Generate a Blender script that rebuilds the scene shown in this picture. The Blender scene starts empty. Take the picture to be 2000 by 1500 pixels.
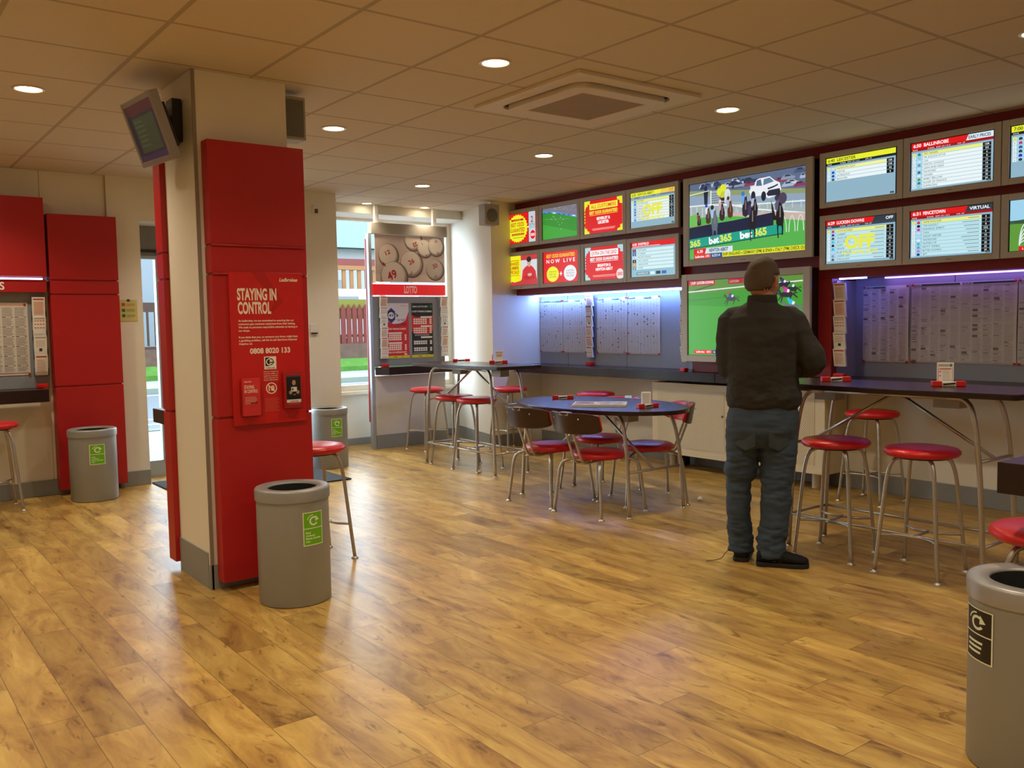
import bpy, math, random
from mathutils import Vector, Matrix, noise
random.seed(7)
S = bpy.context.scene
COL = S.collection
# ------------------------------------------------------------------ camera
F_PX, YAW, PITCH, ROLL, EYE = 1739.12, .653026, .0693639, -.0171644, 1.37
def _cam():
    cy, sy, cp, sp = math.cos(YAW), math.sin(YAW), math.cos(PITCH), math.sin(PITCH)
    F = Vector((sy*cp, cy*cp, -sp)); Rt = Vector((cy, -sy, 0)); U = Rt.cross(F)
    cr, sr = math.cos(ROLL), math.sin(ROLL)
    r, u = Rt*cr + U*sr, U*cr - Rt*sr
    c = bpy.data.objects.new('camera', bpy.data.cameras.new('camera')); COL.objects.link(c)
    m = Matrix((r, u, -F)).transposed().to_4x4(); m.translation = (0, 0, EYE)
    c.matrix_world = m
    c.data.sensor_width = 36; c.data.lens = 36*F_PX/2000
    c.data.clip_start = .05; c.data.clip_end = 300
    S.camera = c
_cam()
# ------------------------------------------------------------------ world (bright overcast sky) and exposure
w = bpy.data.worlds.new('sky'); S.world = w; w.use_nodes = True
bg = w.node_tree.nodes['Background']
bg.inputs[0].default_value = (.70, .87, 1, 1); bg.inputs[1].default_value = 11.0
S.view_settings.view_transform = 'Standard'; S.view_settings.look = 'None'
S.view_settings.gamma = 1; S.view_settings.use_curve_mapping = False
S.view_settings.exposure = 0.0
S.cycles.transparent_max_bounces = 32
LAMP_W = 31.5                         # ceiling downlight power
WARM = (1, .855, .62)
LED_L, LED_R = (.34, .55, 1), (.36, .26, 1)
CEIL = 2.67
# ------------------------------------------------------------------ materials
MT = {}
def mat(name, col, rough=.5, metal=0, spec=.5, bump=None, var=None, emis=None, coat=0):
    if name in MT: return MT[name]
    m = bpy.data.materials.new(name); m.use_nodes = True; nt = m.node_tree; b = nt.nodes['Principled BSDF']
    b.inputs['Base Color'].default_value = (*col, 1); b.inputs['Roughness'].default_value = rough
    b.inputs['Metallic'].default_value = metal; b.inputs['Specular IOR Level'].default_value = spec
    b.inputs['Coat Weight'].default_value = coat
    tc = nt.nodes.new('ShaderNodeTexCoord')
    n = nt.nodes.new('ShaderNodeTexNoise'); n.inputs['Scale'].default_value = (var or (8, .06))[0]; n.inputs['Detail'].default_value = 4
    nt.links.new(tc.outputs['Object'], n.inputs['Vector'])
    a = (var or (8, .06))[1]
    mx = nt.nodes.new('ShaderNodeMix'); mx.data_type = 'RGBA'
    mx.inputs[6].default_value = (*[c*(1-a) for c in col], 1); mx.inputs[7].default_value = (*[min(1, c*(1+a)) for c in col], 1)
    nt.links.new(n.outputs['Fac'], mx.inputs[0]); nt.links.new(mx.outputs[2], b.inputs['Base Color'])
    if bump:
        n2 = nt.nodes.new('ShaderNodeTexNoise'); n2.inputs['Scale'].default_value = bump[0]; n2.inputs['Detail'].default_value = 5
        nt.links.new(tc.outputs['Object'], n2.inputs['Vector'])
        bp = nt.nodes.new('ShaderNodeBump'); bp.inputs['Strength'].default_value = bump[1]; bp.inputs['Distance'].default_value = .004
        nt.links.new(n2.outputs['Fac'], bp.inputs['Height']); nt.links.new(bp.outputs[0], b.inputs['Normal'])
    if emis:
        b.inputs['Emission Color'].default_value = (*emis[0], 1); b.inputs['Emission Strength'].default_value = emis[1]
    MT[name] = m; return m
def attr_mat(name, strength=0, rough=.5):
    m = bpy.data.materials.new(name); m.use_nodes = True; nt = m.node_tree; b = nt.nodes['Principled BSDF']
    a = nt.nodes.new('ShaderNodeAttribute'); a.attribute_name = 'ink'
    b.inputs['Roughness'].default_value = rough
    if strength:
        b.inputs['Base Color'].default_value = (.01, .01, .01, 1)
        nt.links.new(a.outputs['Color'], b.inputs['Emission Color']); b.inputs['Emission Strength'].default_value = strength
    else:
        nt.links.new(a.outputs['Color'], b.inputs['Base Color'])
    MT[name] = m; return m
def clear_mat(name, tint=(1, 1, 1), blend=.12, rough=.02):
    m = bpy.data.materials.new(name); m.use_nodes = True; nt = m.node_tree; nt.nodes.remove(nt.nodes['Principled BSDF'])
    out = nt.nodes['Material Output']; t = nt.nodes.new('ShaderNodeBsdfTransparent'); g = nt.nodes.new('ShaderNodeBsdfGlossy')
    t.inputs[0].default_value = (*tint, 1); g.inputs['Roughness'].default_value = rough
    lw = nt.nodes.new('ShaderNodeLayerWeight'); lw.inputs[0].default_value = blend
    mx = nt.nodes.new('ShaderNodeMixShader')
    nt.links.new(lw.outputs['Fresnel'], mx.inputs[0]); nt.links.new(t.outputs[0], mx.inputs[1]); nt.links.new(g.outputs[0], mx.inputs[2])
    nt.links.new(mx.outputs[0], out.inputs[0]); MT[name] = m; return m
def emit_mat(name, col, s):
    m = bpy.data.materials.new(name); m.use_nodes = True; nt = m.node_tree; nt.nodes.remove(nt.nodes['Principled BSDF'])
    e = nt.nodes.new('ShaderNodeEmission'); e.inputs[0].default_value = (*col, 1); e.inputs[1].default_value = s
    nt.links.new(e.outputs[0], nt.nodes['Material Output'].inputs[0]); MT[name] = m; return m
CREAM = mat('cream_paint', (.80, .76, .66), .55, var=(3, .03), bump=(120, .05))
REDP = mat('red_laminate', (.43, .009, .011), .42, var=(4, .04))
GREYB = mat('grey_board', (.27, .29, .33), .6, var=(5, .04))
SKIRT = mat('grey_skirting', (.25, .26, .26), .5)
WENGE = mat('dark_laminate', (.026, .013, .013), .26, spec=.35, var=(30, .25))
STEEL = mat('satin_steel', (.50, .47, .42), .36, .85, var=(40, .08))
LEATHER = mat('red_vinyl', (.60, .014, .020), .30, var=(14, .12), bump=(300, .12))
BEZEL = mat('silver_plastic', (.50, .49, .47), .45, var=(10, .03))
BLACKP = mat('black_plastic', (.012, .012, .013), .4)
BINM = mat('grey_bin_metal', (.32, .335, .34), .45, .2, var=(6, .05), bump=(200, .05))
BINRIM = mat('silver_bin_rim', (.38, .38, .38), .38, .4)
DARKIN = mat('dark_liner', (.012, .012, .012), .8)
WHITEP = mat('white_plastic', (.75, .73, .68), .4)
OFFW = mat('white_radiator_paint', (.74, .66, .48), .5, var=(5, .03))
PLASTR = mat('red_plastic', (.62, .012, .01), .3)
ALU = mat('pale_aluminium', (.46, .50, .56), .4, .5)
PAPER = mat('white_paper', (.86, .86, .84), .7)
INK = attr_mat('printed_ink', 0, .55)
SCREEN = attr_mat('lit_display', 1.0, .3)
GLASS = clear_mat('window_glass')
ACRYL = clear_mat('clear_acrylic', (.985, .99, .995), .06, .10)
LEDB = emit_mat('led_blue_white', (.20, .38, 1), 62)
LEDV = emit_mat('led_violet', (.42, .22, 1), 7)
LEDH = emit_mat('led_header', (.55, .5, 1), 7)
LENS = emit_mat('downlight_glow', (1, .86, .62), 26)

def floor_mat():
    m = bpy.data.materials.new('wood_laminate_planks'); m.use_nodes = True; nt = m.node_tree; b = nt.nodes['Principled BSDF']
    N, L = nt.nodes.new, nt.links.new
    def math_(op, a, c=None, **k):
        n = N('ShaderNodeMath'); n.operation = op
        for i, x in enumerate((a, c)):
            if x is None: continue
            if isinstance(x, (int, float)): n.inputs[i].default_value = x
            else: L(x, n.inputs[i])
        return n.outputs[0]
    tc = N('ShaderNodeTexCoord'); sx = N('ShaderNodeSeparateXYZ'); L(tc.outputs['Object'], sx.inputs[0])
    W, LN = .1645, 1.26
    cx = math_('DIVIDE', math_('ADD', sx.outputs[0], .025), W); ci = math_('FLOOR', cx); cf = math_('FRACT', cx)
    wn = N('ShaderNodeTexWhiteNoise'); wn.noise_dimensions = '1D'; L(ci, wn.inputs['W'])
    off = math_('ADD', math_('MULTIPLY', ci, .37), math_('MULTIPLY', wn.outputs['Value'], .25))
    cy = math_('ADD', math_('DIVIDE', sx.outputs[1], LN), off); ri = math_('FLOOR', cy); rf = math_('FRACT', cy)
    cb = N('ShaderNodeCombineXYZ'); L(ci, cb.inputs[0]); L(ri, cb.inputs[1])
    w2 = N('ShaderNodeTexWhiteNoise'); w2.noise_dimensions = '2D'; L(cb.outputs[0], w2.inputs['Vector'])
    # stretched coordinates, shifted per plank
    cb2 = N('ShaderNodeCombineXYZ'); L(math_('ADD', math_('MULTIPLY', sx.outputs[0], 6.5), math_('MULTIPLY', w2.outputs['Value'], 37)), cb2.inputs[0])
    L(math_('ADD', math_('MULTIPLY', sx.outputs[1], 1.9), math_('MULTIPLY', ri, 5.3)), cb2.inputs[1])
    n1 = N('ShaderNodeTexNoise'); n1.inputs['Scale'].default_value = .95; n1.inputs['Detail'].default_value = 6; n1.inputs['Roughness'].default_value = .62; n1.inputs['Distortion'].default_value = 1.2
    L(cb2.outputs[0], n1.inputs['Vector'])
    r1 = N('ShaderNodeValToRGB'); L(n1.outputs['Fac'], r1.inputs[0])
    e = r1.color_ramp.elements; e[0].position = .27; e[0].color = (.18, .082, .022, 1); e[1].position = .70; e[1].color = (.63, .43, .125, 1)
    x = e.new(.40); x.color = (.37, .21, .055, 1); x = e.new(.52); x.color = (.48, .295, .076, 1)
    # fine streaks
    cb3 = N('ShaderNodeCombineXYZ'); L(math_('ADD', math_('MULTIPLY', sx.outputs[0], 70), math_('MULTIPLY', w2.outputs['Value'], 90)), cb3.inputs[0]); L(math_('MULTIPLY', sx.outputs[1], 5), cb3.inputs[1])
    n2 = N('ShaderNodeTexNoise'); n2.inputs['Scale'].default_value = 1; n2.inputs['Detail'].default_value = 5; L(cb3.outputs[0], n2.inputs['Vector'])
    # knots
    cb4 = N('ShaderNodeCombineXYZ'); L(math_('ADD', math_('MULTIPLY', sx.outputs[0], 5.5), math_('MULTIPLY', w2.outputs['Value'], 11)), cb4.inputs[0]); L(math_('ADD', math_('MULTIPLY', sx.outputs[1], 2.3), n1.outputs['Fac']), cb4.inputs[1])
    vo = N('ShaderNodeTexVoronoi'); vo.voronoi_dimensions = '2D'; vo.inputs['Scale'].default_value = .62; L(cb4.outputs[0], vo.inputs['Vector'])
    kn = N('ShaderNodeValToRGB'); L(vo.outputs['Distance'], kn.inputs[0])
    e = kn.color_ramp.elements; e[0].position = .012; e[0].color = (.42, .36, .32, 1); e[1].position = .125; e[1].color = (1, 1, 1, 1)
    x = e.new(.04); x.color = (.95, .93, .9, 1); x = e.new(.062); x.color = (.74, .69, .64, 1); x = e.new(.085); x.color = (.94, .92, .9, 1)
    # brown figure veins
    n3 = N('ShaderNodeTexNoise'); n3.inputs['Scale'].default_value = 1.9; n3.inputs['Detail'].default_value = 8; n3.inputs['Roughness'].default_value = .6; n3.inputs['Distortion'].default_value = 2.6; L(cb2.outputs[0], n3.inputs['Vector'])
    vn = N('ShaderNodeValToRGB'); L(n3.outputs['Fac'], vn.inputs[0])
    e = vn.color_ramp.elements; e[0].position = .32; e[0].color = (.42, .35, .29, 1); e[1].position = .42; e[1].color = (1, 1, 1, 1)
    def mul(a, c, f=1):
        n = N('ShaderNodeMix'); n.data_type = 'RGBA'; n.blend_type = 'MULTIPLY'; n.inputs[0].default_value = f
        L(a, n.inputs[6]); L(c, n.inputs[7]); return n.outputs[2]
    c = mul(mul(r1.outputs[0], kn.outputs[0], .9), vn.outputs[0], .75)
    st = N('ShaderNodeMapRange'); L(n2.outputs['Fac'], st.inputs[0]); st.inputs[3].default_value = .86; st.inputs[4].default_value = 1.12
    pl = N('ShaderNodeMapRange'); L(w2.outputs['Value'], pl.inputs[0]); pl.inputs[3].default_value = .80; pl.inputs[4].default_value = 1.15
    gx = math_('MINIMUM', cf, math_('SUBTRACT', 1, cf)); gy = math_('MULTIPLY', math_('MINIMUM', rf, math_('SUBTRACT', 1, rf)), LN/W)
    gap = math_('LESS_THAN', math_('MINIMUM', gx, gy), .0095)
    v = math_('MULTIPLY', math_('MULTIPLY', st.outputs[0], pl.outputs[0]), math_('SUBTRACT', 1, math_('MULTIPLY', gap, .55)))
    c = mul(c, v)
    L(c, b.inputs['Base Color']); b.inputs['Roughness'].default_value = .33; b.inputs['Specular IOR Level'].default_value = .5
    bp = N('ShaderNodeBump'); bp.inputs['Strength'].default_value = .25; bp.inputs['Distance'].default_value = .001
    L(math_('ADD', math_('MULTIPLY', n2.outputs['Fac'], .4), math_('SUBTRACT', 1, gap)), bp.inputs['Height']); L(bp.outputs[0], b.inputs['Normal'])
    return m
def ceil_mat():
    m = bpy.data.materials.new('ceiling_tiles'); m.use_nodes = True; nt = m.node_tree; b = nt.nodes['Principled BSDF']
    N, L = nt.nodes.new, nt.links.new
    def math_(op, a, c=None):
        n = N('ShaderNodeMath'); n.operation = op
        for i, x in enumerate((a, c)):
            if x is None: continue
            if isinstance(x, (int, float)): n.inputs[i].default_value = x
            else: L(x, n.inputs[i])
        return n.outputs[0]
    tc = N('ShaderNodeTexCoord'); sx = N('ShaderNodeSeparateXYZ'); L(tc.outputs['Object'], sx.inputs[0])
    def line(o, s, hw):
        f = math_('FRACT', math_('DIVIDE', math_('SUBTRACT', o, s), .6)); return math_('LESS_THAN', math_('MINIMUM', f, math_('SUBTRACT', 1, f)), hw/.6)
    g = math_('MAXIMUM', line(sx.outputs[0], 3.028, .009), line(sx.outputs[1], 3.362, .009))
    g2 = math_('MAXIMUM', line(sx.outputs[0], 3.028, .012), line(sx.outputs[1], 3.362, .012))
    n1 = N('ShaderNodeTexNoise'); n1.inputs['Scale'].default_value = 180; L(tc.outputs['Object'], n1.inputs['Vector'])
    mx = N('ShaderNodeMix'); mx.data_type = 'RGBA'; L(g, mx.inputs[0]); mx.inputs[6].default_value = (.66, .57, .45, 1); mx.inputs[7].default_value = (.45, .37, .28, 1)
    ml = N('ShaderNodeMix'); ml.data_type = 'RGBA'; ml.blend_type = 'MULTIPLY'; ml.inputs[0].default_value = 1; L(mx.outputs[2], ml.inputs[6])
    cr = N('ShaderNodeMapRange'); L(n1.outputs['Fac'], cr.inputs[0]); cr.inputs[3].default_value = .93; cr.inputs[4].default_value = 1.05
    L(math_('MULTIPLY', cr.outputs[0], math_('SUBTRACT', 1, math_('MULTIPLY', math_('SUBTRACT', g2, g), .3))), ml.inputs[7])
    L(ml.outputs[2], b.inputs['Base Color']); b.inputs['Roughness'].default_value = .85; b.inputs['Specular IOR Level'].default_value = .2
    return m
def perforated():
    m = bpy.data.materials.new('perforated_sheet'); m.use_nodes = True; nt = m.node_tree; b = nt.nodes['Principled BSDF']
    N, L = nt.nodes.new, nt.links.new
    tc = N('ShaderNodeTexCoord'); mp = N('ShaderNodeMapping'); mp.inputs['Rotation'].default_value = (math.pi/4, 0, 0); mp.inputs['Scale'].default_value = (1, 68, 68)
    L(tc.outputs['Object'], mp.inputs[0]); fr = N('ShaderNodeVectorMath'); fr.operation = 'FRACTION'; L(mp.outputs[0], fr.inputs[0])
    sb = N('ShaderNodeVectorMath'); sb.operation = 'SUBTRACT'; L(fr.outputs[0], sb.inputs[0]); sb.inputs[1].default_value = (.5, .5, .5)
    ml = N('ShaderNodeVectorMath'); ml.operation = 'MULTIPLY'; L(sb.outputs[0], ml.inputs[0]); ml.inputs[1].default_value = (0, 1, 1)
    ln = N('ShaderNodeVectorMath'); ln.operation = 'LENGTH'; L(ml.outputs[0], ln.inputs[0])
    lt = N('ShaderNodeMath'); lt.operation = 'LESS_THAN'; L(ln.outputs['Value'], lt.inputs[0]); lt.inputs[1].default_value = .2
    mx = N('ShaderNodeMix'); mx.data_type = 'RGBA'; L(lt.outputs[0], mx.inputs[0]); mx.inputs[6].default_value = (.74, .66, .48, 1); mx.inputs[7].default_value = (.10, .08, .06, 1)
    L(mx.outputs[2], b.inputs['Base Color']); b.inputs['Roughness'].default_value = .5
    return m
FLOOR, CEILM, PERF = floor_mat(), ceil_mat(), perforated()
# ------------------------------------------------------------------ mesh builder
class MB:
    def __init__(s): s.v, s.f, s.m, s.sm = [], [], [], []
    def add(s, vs, fs, mi=0, smooth=False):
        o = len(s.v); s.v += [tuple(p) for p in vs]
        for f in fs: s.f.append([i+o for i in f]); s.m.append(mi); s.sm.append(smooth)
        return s
    def box(s, a, b, mi=0):
        (x0, y0, z0), (x1, y1, z1) = a, b
        if x0 > x1: x0, x1 = x1, x0
        if y0 > y1: y0, y1 = y1, y0
        if z0 > z1: z0, z1 = z1, z0
        return s.add([(x0, y0, z0), (x1, y0, z0), (x1, y1, z0), (x0, y1, z0), (x0, y0, z1), (x1, y0, z1), (x1, y1, z1), (x0, y1, z1)],
                     [(3, 2, 1, 0), (4, 5, 6, 7), (0, 1, 5, 4), (1, 2, 6, 5), (2, 3, 7, 6), (3, 0, 4, 7)], mi)
    def hull(s, bot, top, mi=0):          # prism between two equal-length loops
        n = len(bot)
        return s.add(list(bot)+list(top), [list(range(n))[::-1], list(range(n, 2*n))]+[(i, (i+1) % n, (i+1) % n+n, i+n) for i in range(n)], mi)
    def prism(s, pts, z0, z1, mi=0):
        return s.hull([(x, y, z0) for x, y in pts], [(x, y, z1) for x, y in pts], mi)
    def lathe(s, prof, c=(0, 0, 0), n=40, mi=0, sx=1, sy=1):
        vs, fs = [], []
        for r, z in prof:
            for k in range(n):
                a = 2*math.pi*k/n; vs.append((c[0]+r*math.cos(a)*sx, c[1]+r*math.sin(a)*sy, c[2]+z))
        for i in range(len(prof)-1):
            for k in range(n):
                k2 = (k+1) % n; fs.append((i*n+k, i*n+k2, (i+1)*n+k2, (i+1)*n+k))
        s.add(vs, fs, mi, True)
        if prof[0][0] > 1e-4 and prof[0][0] < 5: s.add(vs[:n], [list(range(n))[::-1]], mi)
        if prof[-1][0] > 1e-4: s.add(vs[-n:], [list(range(n))], mi)
        return s
    def loft(s, rings, mi=0, smooth=True, cap=True):
        n = len(rings[0]); vs = [p for r in rings for p in r]; fs = []
        for i in range(len(rings)-1):
            for k in range(n):
                k2 = (k+1) % n; fs.append((i*n+k, i*n+k2, (i+1)*n+k2, (i+1)*n+k))
        if cap: fs += [list(range(n))[::-1], list(range((len(rings)-1)*n, len(rings)*n))]
        return s.add(vs, fs, mi, smooth)
    def tube(s, path, r, n=10, mi=0, closed=False):
        P = [Vector(p) for p in path]; R_ = r if isinstance(r, (list, tuple)) else [r]*len(P)
        rings = []; ref = None
        for i, p in enumerate(P):
            if closed: t = (P[(i+1) % len(P)]-P[i-1]).normalized()
            else: t = (P[min(i+1, len(P)-1)]-P[max(i-1, 0)]).normalized()
            if ref is None:
                ref = Vector((0, 0, 1)) if abs(t.z) < .9 else Vector((1, 0, 0))
            a = (ref-t*ref.dot(t)).normalized(); ref = a; b = t.cross(a)
            rings.append([p+(a*math.cos(2*math.pi*k/n)+b*math.sin(2*math.pi*k/n))*R_[i] for k in range(n)])
        if closed: rings.append(rings[0])
        return s.loft(rings, mi, True, not closed)
    def ball(s, c, r, n=16, mi=0, M=None):
        if isinstance(r, (int, float)): r = (r, r, r)
        rings = []
        for i in range(1, n//2):
            t = math.pi*i/(n//2)
            rings.append([(c[0]+r[0]*math.sin(t)*math.cos(2*math.pi*k/n), c[1]+r[1]*math.sin(t)*math.sin(2*math.pi*k/n), c[2]-r[2]*math.cos(t)) for k in range(n)])
        vs = [(c[0], c[1], c[2]-r[2])]+[p for q in rings for p in q]+[(c[0], c[1], c[2]+r[2])]
        fs = [(0, 1+(k+1) % n, 1+k) for k in range(n)]
        for i in range(len(rings)-1):
            for k in range(n): fs.append((1+i*n+k, 1+i*n+(k+1) % n, 1+(i+1)*n+(k+1) % n, 1+(i+1)*n+k))
        o = 1+(len(rings)-1)*n; e = len(vs)-1
        fs += [(o+k, o+(k+1) % n, e) for k in range(n)]
        if M: vs = [M @ Vector(p) for p in vs]
        return s.add(vs, fs, mi, True)
    def mesh(s, name, mats):
        me = bpy.data.meshes.new(name); me.from_pydata(s.v, [], s.f)
        for m in (mats if isinstance(mats, (list, tuple)) else [mats]): me.materials.append(m)
        me.polygons.foreach_set('material_index', s.m); me.polygons.foreach_set('use_smooth', s.sm)
        me.update(); return me
    def build(s, name, mats, parent=None, loc=(0, 0, 0), bevel=0, rot=None):
        o = bpy.data.objects.new(name, s.mesh(name, mats)); COL.objects.link(o); o.location = loc
        if rot: o.rotation_euler = rot
        if parent: o.parent = parent
        if bevel:
            b = o.modifiers.new('bevel', 'BEVEL'); b.width = bevel; b.segments = 2; b.limit_method = 'ANGLE'; b.angle_limit = .7
        return o
def curve_pts(P, n=6):                    # Catmull-Rom through the points
    P = [Vector(p) for p in P]; Q = [P[0]*2-P[1]]+P+[P[-1]*2-P[-2]]; out = []
    for i in range(1, len(Q)-2):
        for k in range(n):
            t = k/n; a, b, c, d = Q[i-1:i+3]
            out.append(.5*((2*b)+(c-a)*t+(2*a-5*b+4*c-d)*t*t+(-a+3*b-3*c+d)*t**3))
    return out+[P[-1]]
def tag(o, label=None, cat=None, group=None, kind=None):
    if label: o['label'] = label
    if cat: o['category'] = cat
    if group: o['group'] = group
    if kind: o['kind'] = kind
    return o
def thing(name, label, cat, loc=(0, 0, 0), rz=0, group=None):
    o = bpy.data.objects.new(name, None); COL.objects.link(o); o.location = loc; o.rotation_euler = (0, 0, rz)
    o.empty_display_size = .1
    return tag(o, label, cat, group)
def dup(root, loc, rz=None, label=None, group=None):
    r = root.copy(); COL.objects.link(r); r.location = loc
    if rz is not None: r.rotation_euler = (0, 0, rz)
    if label: r['label'] = label
    if group: r['group'] = group
    for ch in list(root.children):
        c = ch.copy(); COL.objects.link(c); c.parent = r
        for g in list(ch.children):
            d = g.copy(); COL.objects.link(d); d.parent = c
    return r
def struct(name, mb, m, bevel=0): return tag(mb.build(name, m, bevel=bevel), kind='structure')
def sbox(name, a, b, m, bevel=0): return struct(name, MB().box(a, b), m, bevel)
# ------------------------------------------------------------------ flat artwork (prints and displays): layered coloured shapes
_tc = {}
def glyphs(txt, bold):
    k = (txt, bold)
    if k not in _tc:
        cu = bpy.data.curves.new('t', 'FONT'); cu.body = txt; cu.size = 1; cu.resolution_u = 3; cu.offset = bold
        ob = bpy.data.objects.new('t', cu)
        me = bpy.data.meshes.new_from_object(ob)
        vs = [(v.co.x, v.co.y) for v in me.vertices]; fs = [tuple(p.vertices) for p in me.polygons]
        bpy.data.objects.remove(ob); bpy.data.curves.remove(cu); bpy.data.meshes.remove(me)
        _tc[k] = (vs, fs)
    return _tc[k]
def hexc(h):
    h = h.lstrip('#'); c = [int(h[i:i+2], 16)/255 for i in (0, 2, 4)]
    return tuple(x/12.92 if x <= .04045 else ((x+.055)/1.055)**2.4 for x in c)
class Art:
    def __init__(s, wm, hm, uw, uh, back='#ffffff', lift=.0003):
        s.sx, s.sy, s.v, s.f, s.c, s.bb, s.lift = wm/uw, hm/uh, [], [], [], [], lift
        s.uw, s.uh = uw, uh
        if back: s.rect(0, 0, uw, uh, back)
    def _put(s, pts, faces, col, lv=None):
        xs = [p[0] for p in pts]; ys = [p[1] for p in pts]; b = (min(xs), min(ys), max(xs), max(ys))
        if lv is None:
            lv = 0
            for q, l in s.bb:
                if l >= lv and b[0] < q[2] and b[2] > q[0] and b[1] < q[3] and b[3] > q[1]: lv = l+1
        s.bb.append((b, lv)); o = len(s.v)
        s.v += [(x*s.sx, y*s.sy, lv*s.lift) for x, y in pts]; c = hexc(col)
        for f in faces: s.f.append([i+o for i in f]); s.c.append(c)
    def rect(s, x0, y0, x1, y1, c): s._put([(x0, y0), (x1, y0), (x1, y1), (x0, y1)], [(0, 1, 2, 3)], c)
    def poly(s, pts, c): s._put(pts, [tuple(range(len(pts)))], c)
    def ell(s, x, y, rx, ry, c, n=28): s.poly([(x+rx*math.cos(2*math.pi*k/n), y+ry*math.sin(2*math.pi*k/n)) for k in range(n)], c)
    def ring(s, x, y, rx, ry, t, c, a0=0, a1=360, n=32):
        p = []
        for k in range(n+1):
            a = math.radians(a0+(a1-a0)*k/n); p += [(x+rx*math.cos(a), y+ry*math.sin(a)), (x+(rx-t)*math.cos(a), y+(ry-t)*math.sin(a))]
        s._put(p, [(2*i, 2*i+2, 2*i+3, 2*i+1) for i in range(n)], c)
    def star(s, x, y, rx, ry, k, n, c, box=False):
        p = [(x, y)]
        for i in range(2*n):
            a = math.pi*i/n; f = 1 if i % 2 == 0 else k
            ca, sa = math.cos(a), math.sin(a)
            if box: q = (abs(ca)**6+abs(sa)**6)**(-1/6); ca *= q; sa *= q
            p.append((x+rx*f*ca, y+ry*f*sa))
        s._put(p, [(0, i+1, (i+1) % (2*n)+1) for i in range(2*n)], c)
    def line(s, x0, y0, x1, y1, t, c):
        d = math.hypot(x1-x0, y1-y0) or 1; nx, ny = -(y1-y0)/d*t/2, (x1-x0)/d*t/2
        s.poly([(x0+nx, y0+ny), (x0-nx, y0-ny), (x1-nx, y1-ny), (x1+nx, y1+ny)], c)
    def text(s, t, x, y, h, c, w=None, al='l', bold=.0, rot=0, skew=0):
        vs, fs = glyphs(t, bold)
        if not vs: return
        x0, x1 = min(p[0] for p in vs), max(p[0] for p in vs); k = h/.70
        kx = k*(s.sy/s.sx) if w is None else w/(x1-x0); tw = (x1-x0)*kx
        ox = x-(0 if al == 'l' else tw/2 if al == 'c' else tw)
        ca, sa = math.cos(math.radians(rot)), math.sin(math.radians(rot)); out = []
        for px, py in vs:
            qx, qy = (px-x0)*kx+py*k*skew, py*k
            dx, dy = ox+qx-x, qy
            out.append((x+dx*ca-dy*sa, y+dx*sa+dy*ca))
        s._put(out, fs, c)
    def lines(s, x0, y0, x1, n, pitch, t, c, ragged=.25, rnd=random):
        for i in range(n):
            s.rect(x0, y0-i*pitch-t, x0+(x1-x0)*(1-ragged*rnd.random()), y0-i*pitch, c)
    def build(s, name, parent, origin, u, n, mt=INK, kind=None):
        """origin: lower left corner; u: direction of +x; n: facing normal; up completes the frame"""
        u, n = Vector(u).normalized(), Vector(n).normalized(); up = n.cross(u)
        o3 = Vector(origin)
        me = bpy.data.meshes.new(name); me.from_pydata([tuple(o3+u*x+up*y+n*z) for x, y, z in s.v], [], s.f)
        me.materials.append(mt); at = me.color_attributes.new('ink', 'FLOAT_COLOR', 'CORNER')
        i = 0; buf = []
        for f, c in zip(s.f, s.c): buf += [*c, 1]*len(f)
        at.data.foreach_set('color', buf); me.update()
        o = bpy.data.objects.new(name, me); COL.objects.link(o)
        if parent: o.parent = parent
        return o
RW = ((0, -1, 0), (-1, 0, 0))      # artwork on the right wall: u, n
FW = ((1, 0, 0), (0, -1, 0))       # artwork on the far wall

# ================================================================== THE ROOM
X0, Y0, XR, YF = -2.4, -2.4, 6.45, 8.17
sbox('floor', (X0-.2, Y0-.2, -.12), (6.7, 9.3, 0), FLOOR)
cm = MB().box((X0-.2, Y0-.2, CEIL), (6.7, 8.74, CEIL+.1)); struct('ceiling', cm, CEILM)
sbox('wall_right', (XR, Y0-.2, 0), (XR+.2, 8.62, CEIL), CREAM)
sbox('wall_near', (X0-.2, Y0-.2, 0), (XR, Y0, CEIL), CREAM)
sbox('wall_left', (X0-.2, Y0, 0), (X0, YF+.2, CEIL), CREAM)
wf = MB().box((X0, YF, 0), (1.425, YF+.2, CEIL)).box((1.431, YF, 0), (1.925, YF+.2, CEIL)).box((1.425, YF+.01, 0), (1.931, YF+.2, CEIL)) \
    .box((1.931, YF-.03, 0), (2.19, 8.6, CEIL)).box((2.19, YF-.02, 2.30), (3.73, 8.6, CEIL)).box((3.73, 8.13, 0), (4.06, 9.25, CEIL))
struct('wall_far', wf, CREAM)
sbox('wall_alcove', (4.06, 9.13, 0), (6.7, 9.3, .60), CREAM)          # below the window
pl = MB().prism([(5.76, 7.86), (6.452, 7.86), (6.7, 8.62), (6.7, 9.3), (6.08, 9.3), (6.08, 9.13)], 0, CEIL); struct('wall_return', pl, CREAM)
sbox('trim_1', (4.06, 8.72, 2.575), (6.1, 9.3, CEIL+.1), CREAM)        # beam over the window
sbox('baseboard_right', (XR-.02, Y0, 0), (XR, 7.86, .135), SKIRT, .003)
bf = MB().box((X0, YF-.02, 0), (1.93, YF, .13)).box((1.93, YF-.05, 0), (2.19, YF-.03, .13)).box((3.73, 8.11, 0), (4.06, 8.13, .13)).box((4.06, 8.11, 0), (4.08, 9.13, .13)).box((4.08, 9.11, 0), (6.1, 9.13, .08))
struct('baseboard_far', bf, SKIRT, .003)
struct('baseboard_return', MB().prism([(5.745, 7.845), (6.2, 7.845), (6.2, 7.87), (5.775, 7.87), (6.07, 9.05), (6.05, 9.05)], 0, .13), SKIRT)
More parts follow.
